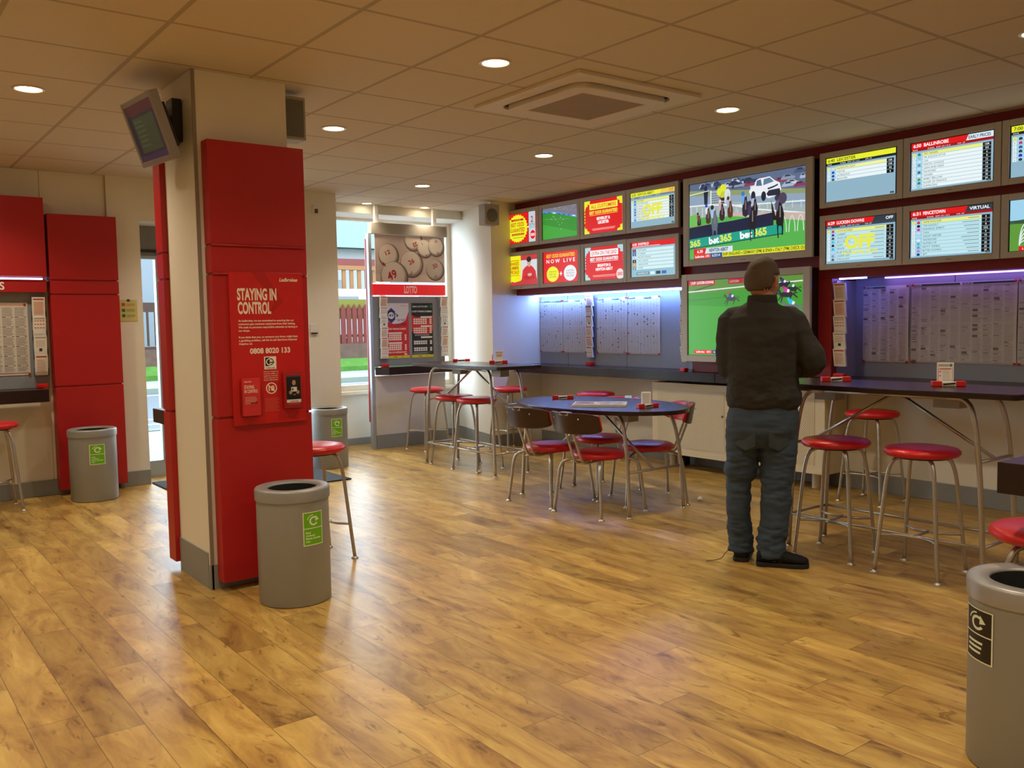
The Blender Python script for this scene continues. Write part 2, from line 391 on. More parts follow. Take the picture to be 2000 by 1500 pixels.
# red box that carries the screens, and the grey boards under it
bulk = MB().box((6.10, Y0, 1.662), (XR, 7.86, CEIL)); bulk.box((6.10, 7.86, 1.662), (6.12, 7.99, CEIL))
bulk.box((6.10, 3.935, .9), (XR, 5.325, 1.662)); struct('trim_2', bulk, mat('shaded_red_laminate', (.24, .008, .012), .45, var=(4, .04)), .004)  # red laminate with the dim light under the ceiling darkened into its colour
gb = MB()
for a, b in ((5.325, 6.468), (6.472, 7.376), (7.380, 7.86), (Y0, 2.6), (2.604, 3.155), (3.159, 3.935)): gb.box((6.428, a+.001, .9), (6.449, b-.001, 1.66))
gb.box((6.165, 3.9335, .9), (6.427, 3.9315, 1.645)); struct('trim_3', gb, GREYB, .0015)
# worktop along the right wall
t = tag(MB().box((6.02, Y0+.05, .818), (6.427, 5.0, .9)).build('wall_counter', WENGE, bevel=.003), 'long dark brown counter fixed along the wall under the screens, right stretch', 'counter')
t = tag(MB().box((6.02, 5.004, .818), (6.427, 7.83, .9)).build('wall_counter', WENGE, bevel=.003), 'long dark brown counter fixed under the brightly lit race sheets, left stretch', 'counter')

# windows / door
def frame_rect(mb, x0, x1, z0, z1, y, d, w):
    mb.box((x0, y, z0), (x0+w, y+d, z1)).box((x1-w, y, z0), (x1, y+d, z1)).box((x0+w, y, z0), (x1-w, y+d, z0+w)).box((x0+w, y, z1-w), (x1-w, y+d, z1))
t = tag(bpy.data.objects.new('window_1', None), kind='structure'); COL.objects.link(t); t.location = (4.06, 9.13, .6)
fb = MB(); frame_rect(fb, 0, 2.04, .0, 2.03, 0, .08, .085); fb.box((1.02, 0, .085), (1.10, .08, 1.945)); fb.build('window_frame', mat('cream_frame', (.72, .62, .46), .45), t, bevel=.004)
MB().box((.085, .035, .085), (1.02, .041, 1.945)).box((1.10, .035, .085), (1.955, .041, 1.945)).build('window_pane', GLASS, t)
MB().box((0, -.09, -.02), (2.04, 0, .02)).build('window_sill', MT['cream_frame'], t, bevel=.004)
t = tag(bpy.data.objects.new('door_1', None), kind='structure'); COL.objects.link(t); t.location = (2.19, 8.5, 0)
fb = MB(); fb.box((0, 0, 2.03), (1.54, .06, 2.30)).box((0, 0, 0), (.02, .06, 2.03)).box((1.52, 0, 0), (1.54, .06, 2.03)).build('door_frame', mat('grey_door_frame', (.25, .24, .22), .5), t, bevel=.003)
fb = MB(); frame_rect(fb, .02, .77, .0, 2.03, 0, .05, .03); fb.box((.05, 0, .03), (.74, .05, .15)); fb.box((.215, -.02, .15), (.262, .05, 2.0)); fb.build('door_leaf', ALU, t, bevel=.002)
fb = MB(); frame_rect(fb, .775, 1.52, .0, 2.03, 0, .05, .04); fb.box((.815, 0, .03), (1.48, .05, .15)); fb.build('door_leaf', ALU, t, bevel=.002)
MB().box((.05, .02, .15), (.74, .026, 2.0)).build('door_pane', GLASS, t); MB().box((.815, .02, .15), (1.48, .026, 1.99)).build('door_pane', GLASS, t)
MB().box((.02, -.03, 2.06), (.3, 0, 2.085)).build('door_closer', BLACKP, t)
tag(MB().box((0, 0, .002), (1.42, 1.05, .012)).build('door_mat', [mat('charcoal_mat', (.03, .033, .038), .95, bump=(400, .5))], loc=(2.2, 7.1, 0), bevel=.003), 'dark grey entrance mat set on the floor before the glass door', 'mat')

# red wall panels, far left
def grooved(name, x0, x1, z0, z1, y0, y1, cuts):
    mb = MB(); zs = [z0]+cuts+[z1]
    for a, b in zip(zs, zs[1:]): mb.box((x0, y0, a+(.006 if a != z0 else 0)), (x1, y1, b-(.006 if b != z1 else 0)))
    mb.box((x0+.01, y0+.012, z0+.01), (x1-.01, y1, z1-.01)); return mb
t = tag(grooved('p', 1.45, 1.975, .05, 2.31, 8.035, 8.169, [.905, 1.66, 1.775]).build('wall_panel', REDP, bevel=.002), 'tall red grooved wall panel behind the grey bin, left of the glass door', 'wall panel')
t = thing('betting_bay', 'red and grey form bay with lit strip, far left wall beside the tall red panel', 'display bay', (.3, 8.1, 0))
MB().box((-.9, -.09, 1.80), (1.125, .069, 2.43)).build('upper_panel', REDP, t, bevel=.003)
MB().box((-.9, -.05, 1.675), (1.125, .069, 1.775)).build('header', REDP, t, bevel=.002)
MB().box((-.9, -.045, 1.778), (1.10, -.03, 1.79)).build('light_strip', LEDH, t)
MB().box((-.9, .03, .9), (1.125, .069, 1.675)).build('back_board', GREYB, t, bevel=.002)
MB().box((-.9, -.24, .80), (1.07, -.001, .9)).build('shelf', WENGE, t, bevel=.003)
a = Art(.12, .08, 12, 8, None); a.text('DS', 0, 1, 6, '#f2f0f5', w=9, bold=.02); a.build('lettering', t, (.735, -.052, 1.685), *FW)

# pillar with red cladding
t = thing('pillar', 'square cream pillar standing on the wood floor, clad in red boards', 'pillar', (1.52, 4.60, 0))
MB().box((0, 0, 0), (.5, .5, CEIL)).build('shaft', CREAM, t, bevel=.003)
MB().box((-.006, .03, 0), (0, .50, .19)).box((.0, -.008, 0), (.5, 0, .13)).box((-.008, -.008, 0), (.012, .012, .13)).build('skirting', SKIRT, t, bevel=.001)
MB().box((-.004, -.006, .13), (.014, 0, CEIL-.002)).build('edge_trim', mat('bronze_trim', (.26, .23, .19), .5), t)
t = thing('red_cladding', 'tall red grooved board on the front face of the pillar', 'wall panel', (1.55, 4.50, 0))
g = grooved('p', 0, .515, .05, 2.31, 0, .088, [.905, 1.64, 1.785]); g.build('board', REDP, t, bevel=.002)
MB().tube([(.005, -.004, 1.64), (.51, -.004, 1.64)], .006).tube([(.005, -.004, 1.785), (.51, -.004, 1.785)], .006).build('bead', REDP, t)
t = thing('red_cladding', 'red board on the rear face of the pillar, seen edge on', 'wall panel', (1.49, 5.101, 0))
g = grooved('p', 0, .53, .05, 2.28, 0, .12, [.905, 1.64, 1.785]); g.build('board', REDP, t, bevel=.002)
MB().box((.0, .125, .82), (.42, .33, .9)).build('shelf', WENGE, t, bevel=.003)

# poster on the pillar
t = thing('information_board', 'red STAYING IN CONTROL poster board with white lettering on the pillar', 'poster', (1.63, 4.499, .86))
MB().box((0, -.012, 0), (.40, -.0005, .79)).build('board', mat('poster_red', (.56, .012, .014), .3), t, bevel=.001)
a = Art(.40, .79, 400, 790, None)
a.poly([(120, 790), (190, 790), (290, 640), (200, 560), (240, 640)], '#b00c0c')
a.text('Ladbrokes', 270, 745, 18, '#f3e3cf', w=100, bold=.03, skew=.2)
a.text('STAYING IN', 40, 648, 58, '#f3e3cf', w=212, bold=.035); a.text('CONTROL', 42, 578, 58, '#f3e3cf', w=178, bold=.035)
for i, s_ in enumerate(['At Ladbrokes, we are committed to ensuring that our', 'customers gain maximum enjoyment from their betting.', 'We seek to promote responsible attitudes to betting in', 'our shops.', '',
                        'If you think that you, or someone you know, might have', 'a gambling problem, call the lo-call GamCare National', 'Helpline on:']):
    if s_: a.text(s_, 42, 536-i*17, 9.5, '#f6dfcc', w=len(s_)*5.95, bold=.03)
a.text('0808 8020 133', 98, 370, 27, '#f6ead8', w=220, bold=.03)
a.rect(172, 285, 238, 352, '#f4eee4'); a.rect(178, 302, 202, 347, '#141414'); a.ring(202, 324, 20, 19, 5, '#f4eee4', 60, 300); a.ring(204, 324, 20, 19, 4, '#141414', -90, 90)
a.rect(203, 318, 226, 323, '#141414'); a.text('GAMCARE', 180, 289, 6, '#222222', w=50, bold=.02)
for i, s_ in enumerate(['Ask for a "Staying in', 'control" leaflet, or', 'speak to a member', 'of our shop team for', 'further information.']): a.text(s_, 207, 270-i*11, 6, '#f0d5c0', w=80, al='c', bold=.02)
a.ring(207, 185, 30, 30, 5, '#f6ead8'); a.text('18', 207, 172, 26, '#f6ead8', w=32, al='c', bold=.03); a.line(187, 206, 227, 164, 4, '#f6ead8')
a.lines(168, 132, 252, 9, 8, 3, '#d2564a')
a.build('print', t, (0, -.0125, 0), *FW)
def leaflet_holder(x, z, label, art, n2):
    t = thing('leaflet_holder', label, 'leaflet holder', (x, 4.486, z))
    MB().box((0, -.003, 0), (.105, 0, .15)).box((0, -.035, 0), (.105, -.003, .003)).box((0, -.037, 0), (.105, -.035, .13)).box((0, -.035, .003), (.002, -.003, .14)).box((.103, -.035, .003), (.105, -.003, .14)).build('pocket', ACRYL, t)
    l = thing('leaflet', n2, 'leaflet', (x+.005, 4.479, z+.004))
    MB().box((0, -.02, 0), (.095, 0, .195)).build('booklet', mat('leaflet_red', (.68, .03, .035), .4), l, bevel=.001)
    art.build('cover_print', l, (0, -.0205, 0), *FW)
a = Art(.095, .195, 95, 195, None); a.text('Ladbrokes', 10, 175, 7, '#f3e3cf', w=38, bold=.02); a.text('STAYING', 10, 142, 17, '#f3e3cf', w=52, bold=.02); a.text('IN CONTROL', 10, 120, 17, '#f3e3cf', w=72, bold=.02); a.lines(12, 98, 76, 5, 8, 2.5, '#e9b8a8'); a.lines(40, 70, 80, 1, 8, 6, '#6a2020', 0)
leaflet_holder(1.665, .905, 'clear plastic leaflet pocket, left one on the pillar poster', a, 'red leaflet with white title in the left pocket of the pillar poster')
a = Art(.095, .195, 95, 195, '#a51c20'); a.rect(8, 40, 88, 172, '#0d0d0f'); a.rect(8, 165, 88, 172, '#3a3c55'); a.ell(50, 138, 15, 20, '#1c1412'); a.ell(50, 135, 10, 14, '#b98d75'); a.poly([(22, 90), (78, 90), (86, 60), (14, 60)], '#151518'); a.rect(34, 88, 66, 112, '#e8e8e6'); a.rect(38, 94, 46, 106, '#3b3b3b')
a.ell(30, 84, 9, 10, '#c09078'); a.ell(71, 84, 9, 10, '#c09078'); a.rect(8, 30, 88, 46, '#ece6df'); a.text('Ladbrokes', 48, 34, 7, '#c31a1a', w=45, al='c', bold=.03, skew=.2); a.lines(16, 24, 80, 1, 8, 2, '#d8807a', 0); a.rect(46, 70, 58, 73, '#d8d8d8')
leaflet_holder(1.895, .93, 'clear plastic leaflet pocket, right one on the pillar poster', a, 'leaflet with dark photo of a person holding a card, right poster pocket')

# pillar tv and speaker
t = thing('ceiling_television', 'small silver television tilted down on a bracket high on the pillar', 'television', (1.515, 4.80, 2.42))
hx = Matrix.Rotation(math.radians(-24), 4, 'Y') @ Matrix.Rotation(math.radians(4), 4, 'Z')
def tv_local(W, H, D, bz, mats=(BEZEL, BLACKP)):
    """screen facing -x, centred on y, z; front at x=-D"""
    mb = MB(); w2, h2 = W/2, H/2
    mb.box((-D, -w2, -h2), (-D*.35, -w2+bz, h2)).box((-D, w2-bz, -h2), (-D*.35, w2, h2)).box((-D, -w2+bz, -h2), (-D*.35, w2-bz, -h2+bz)).box((-D, -w2+bz, h2-bz), (-D*.35, w2-bz, h2))
    return mb
off = Vector((-.20, 0, 0))
def tmesh(mb, M):
    mb.v = [tuple(M @ Vector(p)) for p in mb.v]; return mb
TM = Matrix.Translation((-.115, -.03, -.03)) @ Matrix.Rotation(math.radians(-19), 4, 'Y') @ Matrix.Rotation(math.radians(3), 4, 'X')
tmesh(tv_local(.49, .335, .07, .028), TM).build('frame', mat('dim_silver_plastic', (.30, .29, .30), .4), t, bevel=.004)
bk = MB().box((-.062, -.222, -.145), (-.024, .222, .145)).box((-.024, -.16, -.11), (.02, .16, .11)); tmesh(bk, TM).build('housing', BLACKP, t, bevel=.006)
MB().box((-.05, -.05, -.09), (0, .05, .13)).tube([(-.13, 0, .0), (-.03, 0, .03)], .022).build('bracket', BLACKP, t, bevel=.004)
MB().tube(curve_pts([(-.08, .02, -.07), (-.05, .05, -.12), (-.02, .02, -.05), (-.01, .03, -.15)]), .004).build('cable', BLACKP, t)
a = Art(.434, .279, 434, 279, '#1b1c22'); a.rect(60, 40, 390, 215, '#28321f'); a.rect(0, 232, 434, 279, '#3a1a1c'); a.rect(0, 0, 434, 30, '#25222c'); [a.rect(80, 190-i*24, 210, 200-i*24, '#333f28') for i in range(6)]
o = a.build('display', t, (0, 0, 0), (0, -1, 0), (-1, 0, 0), SCREEN)
o.data.transform(TM @ Matrix.Translation((-.063, .217, -.1395)))
t = thing('loudspeaker', 'slim cream loudspeaker on the right side of the pillar top', 'speaker', (2.02, 4.71, 2.40))
MB().box((0, -.01, 0), (.16, .12, .235)).build('cabinet', mat('beige_plastic', (.38, .35, .30), .6), t, bevel=.006); MB().box((.015, -.016, .015), (.145, -.009, .215)).build('grille', mat('grey_mesh', (.16, .16, .14), .8), t, bevel=.002)
t = thing('loudspeaker', 'small beige loudspeaker under the ceiling left of the screens', 'speaker', (5.60, 7.74, 2.41))
MB().box((0, 0, 0), (.19, .118, .22)).build('cabinet', MT['beige_plastic'], t, bevel=.006); MB().lathe([(.07, 0), (.07, .006), (.06, .01), (0.0001, .004)], n=28).build('cone', MT['grey_mesh'], t, loc=(.095, 0, .10), rot=(math.pi/2, 0, 0))

# ceiling cassette
t = thing('ceiling_cassette', 'square white air conditioning unit recessed in the ceiling', 'air conditioner', (3.625, 3.975, CEIL))
W = .475; cas = MB()
def rrect(w, r, n=7, p=None):
    pts = []
    for cx, cy, a0 in ((w-r, w-r, 0), (-w+r, w-r, 90), (-w+r, -w+r, 180), (w-r, -w+r, 270)):
        for k in range(n): a = math.radians(a0+90*k/(n-1)); pts.append((cx+r*math.cos(a), cy+r*math.sin(a)))
    return pts
def ringprism(mb, o, i, z0, z1, mi=0):
    n = len(o); vs = [(x, y, z0) for x, y in o]+[(x, y, z0) for x, y in i]+[(x, y, z1) for x, y in o]+[(x, y, z1) for x, y in i]
    fs = []
    for k in range(n):
        j = (k+1) % n; fs += [(k, n+k, n+j, j), (2*n+k, 2*n+j, 3*n+j, 3*n+k), (k, j, 2*n+j, 2*n+k), (n+k, 3*n+k, 3*n+j, n+j)]
    mb.add(vs, fs, mi); return mb
CASM = mat('cassette_plastic', (.70, .62, .50), .5)
ringprism(MB(), rrect(W, .01), rrect(.375, .10), -.022, -.001).build('fascia', CASM, t, bevel=.003)
MB().prism(rrect(.374, .10), -.006, -.002).build('air_gap', DARKIN, t)
ringprism(MB(), rrect(.352, .09), rrect(.245, .01), -.045, -.012).build('inner_panel', CASM, t, bevel=.004)
MB().prism(rrect(.246, .01), -.040, -.015).build('grille', mat('cassette_grille', (.34, .25, .17), .7, bump=(300, .4)), t)

# downlights (also those behind the camera that light the room)
dl0 = None
def downlight(x, y, label, r=.068, power=None, group='recessed ceiling downlights'):
    global dl0
    if power is None: power = LAMP_W*(.35 if x > 4 and y < .5 else .6 if x > 2 and y < -1 else 1)
    if dl0 is None:
        dl0 = thing('downlight', label, 'downlight', (x, y, CEIL), group=group)
        MB().lathe([(.066, -.0005), (.082, -.0005), (.083, -.004), (.070, -.007), (.064, -.002), (.064, -.0006)], n=32).build('trim_ring', mat('lamp_ring', (.8, .7, .5), .3, .3), dl0)
        MB().lathe([(.0001, -.004), (.05, -.004), (.066, -.002)], n=28).build('lens', LENS, dl0)
        t = dl0
    else: t = dup(dl0, (x, y, CEIL), 0, label)
    if r != .068: t.scale = (.75, .75, 1)
    ld = bpy.data.lights.new('lamp', 'SPOT'); ld.energy = power; ld.color = WARM; ld.spot_size = math.radians(128); ld.spot_blend = .85; ld.shadow_soft_size = .06
    lo = bpy.data.objects.new('lamp_light', ld); COL.objects.link(lo); lo.parent = t; lo.location = (0, 0, -.02)
    return t
names = {(2.73, 3.66): 'lit round downlight left of the air conditioning unit', (2.73, 5.46): 'lit round downlight just right of the pillar', (.93, 5.46): 'lit round downlight at the far left, left of the pillar television',
         (4.53, 3.66): 'lit round downlight right of the air conditioning unit', (4.53, 5.46): 'lit round downlight straight beyond the air conditioning unit', (4.53, 7.26): 'lit round downlight near the window end, above the lottery stand',
         (4.53, 1.86): 'lit round downlight cut by the right edge of the picture'}
for i, x in enumerate((-.87, .93, 2.73, 4.53)):
    for j, y in enumerate((-1.74, .06, 1.86, 3.66, 5.46, 7.26)):
        downlight(x, y, names.get((x, y), 'round recessed ceiling downlight outside the picture'))
downlight(4.66, 8.60, 'small downlight above the window, left of two', r=.05, power=LAMP_W*.12); downlight(5.385, 8.60, 'small downlight above the window, right of two', r=.05, power=LAMP_W*.12)

# LED strips in the boards
t = tag(MB().box((6.335, 5.34, 1.648), (6.365, 7.84, 1.661)).build('light_strip', LEDB), 'bright bluish white strip lamp under the red box over the left race sheets', 'strip light')
tag(MB().box((6.175, 3.70, 1.652), (6.195, 3.92, 1.661)).build('light_strip', emit_mat('led_blue', (.16, .20, 1), 30)), 'short blue strip lamp above the slip rack on the red strip', 'strip light')
t = tag(MB().box((6.37, Y0+.1, 1.652), (6.395, 3.66, 1.661)).build('light_strip', LEDV), 'dim violet strip lamp under the red box over the right race sheets', 'strip light')

# ================================================================== SCREENS
tvs = None
def screen(y1, y0, z0, z1, art, label, group, bz=.044, depth=.085, badge=True, big=False):
    """y1: picture-left edge (larger y)"""
    t = thing('wall_screen', label, 'screen', (6.098, (y0+y1)/2, z0), group=group)
    W, H = y1-y0, z1-z0; w = W/2
    D = depth
    mb = MB().box((-D, -w, 0), (-D+.03, -w+bz, H)).box((-D, w-bz, 0), (-D+.03, w, H)).box((-D, -w+bz, 0), (-D+.03, w-bz, bz*.9)).box((-D, -w+bz, H-bz*.9), (-D+.03, w-bz, H))
    fro = mb.build('frame', BEZEL, t, bevel=.003)
    hso = MB().box((-D+.012, -w+bz-.003, bz*.9-.003), (-D+.0295, w-bz+.003, H-bz*.9+.003)).box((-D+.0305, -w+.01, .01), (-.002, w-.01, H-.01)).build('housing', BLACKP, t, bevel=.002)
    art.build('display', hso, (-D+.0112, w-bz-.008, bz*.9+.003), *RW, SCREEN)
    a = Art(.06, .012, 60, 12, None); a.text('Ladbrokes', 30, 2, 7 if not big else 8, '#7c1410', w=40 if not big else 58, al='c', bold=.02); a.build('badge', fro, (-D-.0005, .03, bz*.3), *RW)
    return t
SW, SH = .562-.014, .405-.0792-.006
def A_(back='#8fb6c9', W=SW, H=SH): return Art(W, H, 100, 60, back, lift=.00015)
Yel, Red = '#eef02a', '#e0141c'
def race(time, name, rows, hdr=Red, tcol='#ffffff', right=None, rcol='#ffffff', rbg='#2c3a48', n=None, silks=None, prices=None, rowbg='#bfe6ee', sub='#a01018', over=None, body='#8fb4c6', jock=True, off=False, hl='#e9ef86', size=None):
    a = A_(body); k = n or len(rows)
    a.rect(0, 53, 100, 60, hdr)
    if right: a.poly([(68, 53), (71, 60), (100, 60), (100, 53)], rbg); a.text(right, 97, 54.6, 3.8, rcol, al='r', w=min(26, 3.4*len(right)), bold=.02)
    a.text(time, 2.5, 54.6, 4, tcol, w=10, bold=.02); a.text(name, 16, 54.6, 4, tcol, w=3.1*len(name), bold=.02)
    a.rect(0, 49.6, 100, 53, sub); a.text('RACE', 2, 50.4, 1.6, '#ffffff', w=6); a.text('10 RUN', 21, 50.4, 1.6, '#ffffff', w=8); a.text('E/W 1/5 1-2-3', 32, 50.4, 1.6, '#ffffff', w=17); a.text('1M 1F', 58, 50.4, 1.6, '#ffffff', w=9)
    p = 4.55 if size is None else size; y = 47.6
    for i, r in enumerate(rows):
        y -= p
        bgc = hl if i == 0 else rowbg
        a.rect(1.5, y, 6, y+p*.9, hl if i == 0 else '#dff0f4'); a.text(str((i*5+3) % 13+1), 3.7, y+1, 2, '#40525c', al='c')
        a.rect(6.4, y, 14, y+p*.9, '#a9d9f0')
        c = (silks or ['#c81e2c', '#2a3a86', '#37404a', '#3cc3dc', '#111111', '#8f7bbf', '#f0f4f5', '#1d5f3a'])[i % 8 if not silks else i % len(silks)]
        a.poly([(8.4, y+.4), (12, y+.4), (12.4, y+2.6), (10.2, y+3.9), (8, y+2.6)], c)
        a.rect(14.4, y, 87.5, y+p*.9, bgc); a.text(r, 16, y+1, 2.3, '#28343c', w=1.95*len(r), bold=.0)
        if jock: a.rect(72-(i*7 % 9), y+1.6, 85, y+2.5, '#7b9199')
        a.rect(88, y, 97.5, y+p*.9, '#06080b'); a.text((prices or ['6', '7', '8', '15/2', '9', '10', '11', '20', '22', '25'])[i % 10], 92.8, y+1, 2.2, '#e8eef0', al='c', bold=.02)
    a.rect(93, 1, 98, 3.4, '#222a30'); a.text('1/1', 95.5, 1.4, 1.3, '#dddddd', al='c')
    if off:
        a.text('OFF', 50, 20, 17, '#e8ea52', w=44, al='c', bold=.05)
        if off == 2: a.text('NO MORE BETS', 50, 11.5, 5, '#e8ea52', w=52, al='c', bold=.03)
    return a
G1 = 'small wall screens, left block of eight'; G2 = 'small wall screens, right block'
# T1
a = A_(Red); a.rect(72, 0, 92, 60, '#b9d3da'); a.star(36, 30, 33, 29, .9, 26, Yel)
a.rect(16, 45, 55, 49, '#c21b12'); a.text('ALL CUSTOMERS', 35, 45.8, 2, Yel, w=24, al='c'); a.text('BEST ODDS', 36, 34, 8, '#c2270e', w=42, al='c', bold=.02); a.text('GUARANTEED', 36, 23, 8, '#c2270e', w=46, al='c', bold=.02); a.rect(17, 16, 57, 20, '#c21b12'); a.text('ON UK RACING EVERY DAY', 37, 16.8, 2, Yel, w=36, al='c'); a.rect(20, 11, 54, 12, '#7a8a1a')
a.text('+', 70, 28, 5, '#ffffff', al='c', bold=.05); a.text('2', 82, 39, 12, '#b81420', w=8, al='c', bold=.01); a.text('EXTRA', 82, 32, 5, '#5d6a72', w=17, al='c'); a.text('MEETINGS ON', 82, 28, 2, '#5d6a72', w=17, al='c'); a.ell(84, 14, 9, 10, '#f0f0f0'); a.ell(84, 14, 8, 9, Red); a.text('GRID', 84, 11.5, 5, '#ffffff', w=13, al='c', bold=.03)
screen(7.977, 7.352, 2.183, 2.588, a, 'small screen with yellow starburst advert, upper row leftmost', G1)
# T2 football
a = A_('#2f8f2a'); a.poly([(0, 60), (100, 60), (100, 38), (60, 46), (30, 53), (0, 55)], '#7b7787'); a.poly([(0, 55), (30, 53), (60, 46), (100, 38), (100, 34), (60, 43), (30, 50), (0, 52)], '#4f9fd6')
rr = random.Random(3)
for i in range(60): x = 32+rr.random()*66; y = 58-rr.random()*(x-20)*.16; a.rect(x, y, x+1.2, y+.9, rr.choice(['#5a4f66', '#a79fae', '#8a5a62', '#c8c6d2']))
for i in range(7): x = 2+i*14; y = 53.5-max(0, i-1)*2.6; a.poly([(x, y-2.4), (x+8, y-3.6), (x+8, y-1.4), (x, y-.4)], rr.choice(['#d8e9f2', '#1f59b0', '#e8eef2']))
a.poly([(0, 30), (100, 8), (100, 0), (0, 0)], '#3aa333'); a.line(0, 40, 80, 34, .4, '#7fc37a')
for x, y in ((30, 42), (34, 40), (38, 35), (44, 30), (52, 38), (56, 27), (49, 24), (26, 37), (60, 33), (53, 16)): a.rect(x, y, x+.9, y+2, rr.choice(['#f3f6f0', '#e6e9ea', '#b9dcb0']))
screen(7.347, 6.703, 2.183, 2.588, a, 'small screen showing a green football pitch', G1)
def burst(bc, t1, t2, l1, l2, oc, gridb=False):
    a = A_(Red); a.poly([(0, 60), (0, 45), (4, 46), (5, 50), (9, 50), (9, 54), (14, 53), (16, 60)], bc); a.poly([(100, 60), (84, 60), (85, 55), (91, 53), (91, 48), (97, 47), (100, 42)], bc)
    a.poly([(0, 0), (14, 0), (12, 5), (8, 5), (7, 10), (3, 10), (0, 16)], bc); a.poly([(100, 0), (84, 0), (86, 4), (92, 5), (92, 10), (97, 11), (100, 18)], bc)
    for i in range(5): y = 19+i*5.5; a.poly([(0, y), (3.5, y+2.7), (0, y+5)], bc); a.poly([(100, y), (96.5, y+2.7), (100, y+5)], bc)
    a.rect(14, 43, 86, 54, oc); a.text(t1, 50, 45.4, 6.4, Red, w=64, al='c', bold=.01)
    a.text(t2, 50, 35, 5.4, oc, w=72, al='c', bold=.04); a.rect(14, 32.6, 86, 33.3, oc)
    a.text(l1, 50, 23.5, 5, '#ffffff', w=34, al='c', bold=.04); a.text(l2, 50, 16.5, 5, '#ffffff', w=44 if gridb else 28, al='c', bold=.04); a.rect(20, 7.6, 80, 8.4, '#f6c9c0'); a.rect(22, 5.4, 78, 6.2, '#f6c9c0')
    if gridb: a.ell(90, 8, 9, 9.5, '#f2dcdc'); a.text('GRID', 90, 5.5, 5.5, Red, w=13, al='c', bold=.03)
    return a
screen(6.698, 6.056, 2.183, 2.588, burst('#e8e63a', 'ALL CUSTOMERS', 'BEST ODDS GUARANTEED', 'BEVERLEY &', 'LEICESTER', '#f4ee46'), 'small screen with red ALL CUSTOMERS advert with yellow corners', G1)
screen(6.051, 5.402, 2.183, 2.588, race('6:30', 'NEWTON ABBOT', ['RATHEALY', 'MUSTMEETALADY', 'STOICAL', 'CEANN SIBHEAL', 'KING OF THE WOLDS', 'MAX FORTE', 'BALLY BEAUFORT', 'ORIENTAL FIXER'], hdr='#eef03a', tcol='#4a5422', right='OFF', rcol='#e8541c', rbg='#f0cf50', sub='#6e8794', rowbg='#e9f3e6', off=2, jock=False, silks=['#5b5fb8', '#5b5fb8', '#b9c3dc', '#6577bd']), 'small screen with yellow NEWTON ABBOT race list, upper row', G1)
# B1
a = A_('#d9dde2'); a.rect(0, 0, 100, 11, '#c93a40'); a.rect(44, 50, 100, 60, '#c93a40'); a.rect(0, 50, 6, 60, '#c93a40')
a.poly([(3, 4), (18, 8), (24, 6), (46, 9), (46, 60), (3, 60)], '#f3ef20'); a.rect(9, 50, 41, 51.3, '#c2600e'); a.rect(9, 20, 41, 21, '#c2600e')
for i, s_ in enumerate(["FRANKIE'S", 'SUMMER', 'SPECIALS!']): a.text(s_, 25, 41-i*8.6, 6.8, '#c2600e', w=30, al='c', bold=.03)
a.poly([(48, 10), (52, 30), (60, 36), (68, 39), (76, 39), (84, 35), (92, 27), (96, 10)], '#d8333a'); a.poly([(54, 14), (66, 22), (84, 22), (92, 12), (80, 10), (64, 10)], '#c3282f'); a.ell(74, 20, 7, 3, '#dcb39e')
a.rect(69, 36, 76, 42, '#caa48e'); a.ell(72, 45.5, 6.2, 7.5, '#cfa892'); a.ell(72, 51, 7, 5.6, '#20242a'); a.rect(64, 48.6, 80, 50.4, '#20242a')
screen(7.984, 7.346, 1.728, 2.132, a, 'small screen with a yellow banner advert beside a person in red', G1)
a = A_(Red); a.text('BEST ODDS GUARANTEED', 50, 49, 6.5, '#f5c52e', w=82, al='c', bold=.04); a.text('N O W   L I V E', 50, 38.5, 7, '#ffffff', w=82, al='c', bold=.02)
for x, c in ((27, Yel), (77, '#e6f0f2')): a.star(x, 17, 18.5, 15.5, .92, 24, c)
for x, ls in ((27, ['2 MEETINGS', 'FOR ALL', 'CUSTOMERS']), (77, ['2 EXTRA', 'MEETINGS ON', 'THE GRID'])):
    for i, s_ in enumerate(ls): a.text(s_, x, 20-i*5, 3.4, '#9c7410' if x < 50 else '#c23038', w=22, al='c')
a.rect(50, 13, 52, 21, '#ffffff'); a.rect(47.5, 16, 54.5, 18, '#ffffff')
screen(7.344, 6.700, 1.728, 2.132, a, 'small screen with red NOW LIVE advert and two round badges', G1)
screen(6.695, 6.053, 1.728, 2.132, burst('#b4d6de', 'EXTRA ON THE GRID', 'BEST ODDS GUARANTEED', 'BRIGHTON &', 'NEWTON ABBOT', '#f2f6f6', True), 'small screen with red EXTRA ON THE GRID advert with pale corners', G1)
a = A_('#8dbccd'); a.rect(0, 51, 100, 60, Red); a.text('6:38', 3, 54.5, 4, '#ffffff', w=10, bold=.02); a.text('SHEFFIELD', 16, 54.5, 4, '#ffffff', w=25, bold=.02); a.rect(3, 51.8, 66, 53, '#f2c8c8')
for i, (nm, c) in enumerate([('SWIFT BENN', '#8a2a22'), ('MY LEADER', '#2a5fae'), ('MELODYS STELLAR', '#d6dfe2'), ('ITALY CHANCE', '#14161a'), ('LADDLE RACER', '#d6a024'), ('JAYDEE', '#7f8a90')]):
    y = 43-i*6.1; a.rect(12, y, 96, y+5.2, '#d3edf0'); a.rect(3, y, 11, y+5.2, c); a.text(str(i+1), 7, y+1.2, 2.8, '#ffffff' if c != '#d6dfe2' else '#333333', al='c', bold=.02); a.text(nm, 15, y+1.5, 2.6, '#2f3d44', w=2.0*len(nm))
a.rect(12, 3, 42, 8, '#6a8490'); a.text('RACING AT', 27, 4.2, 2.8, '#e8f0f2', w=24, al='c', bold=.02); a.rect(44, 3, 54, 8, '#d9eef4'); a.rect(57, 3, 67, 8, '#101214'); a.rect(70, 3, 80, 8, '#2458a8')
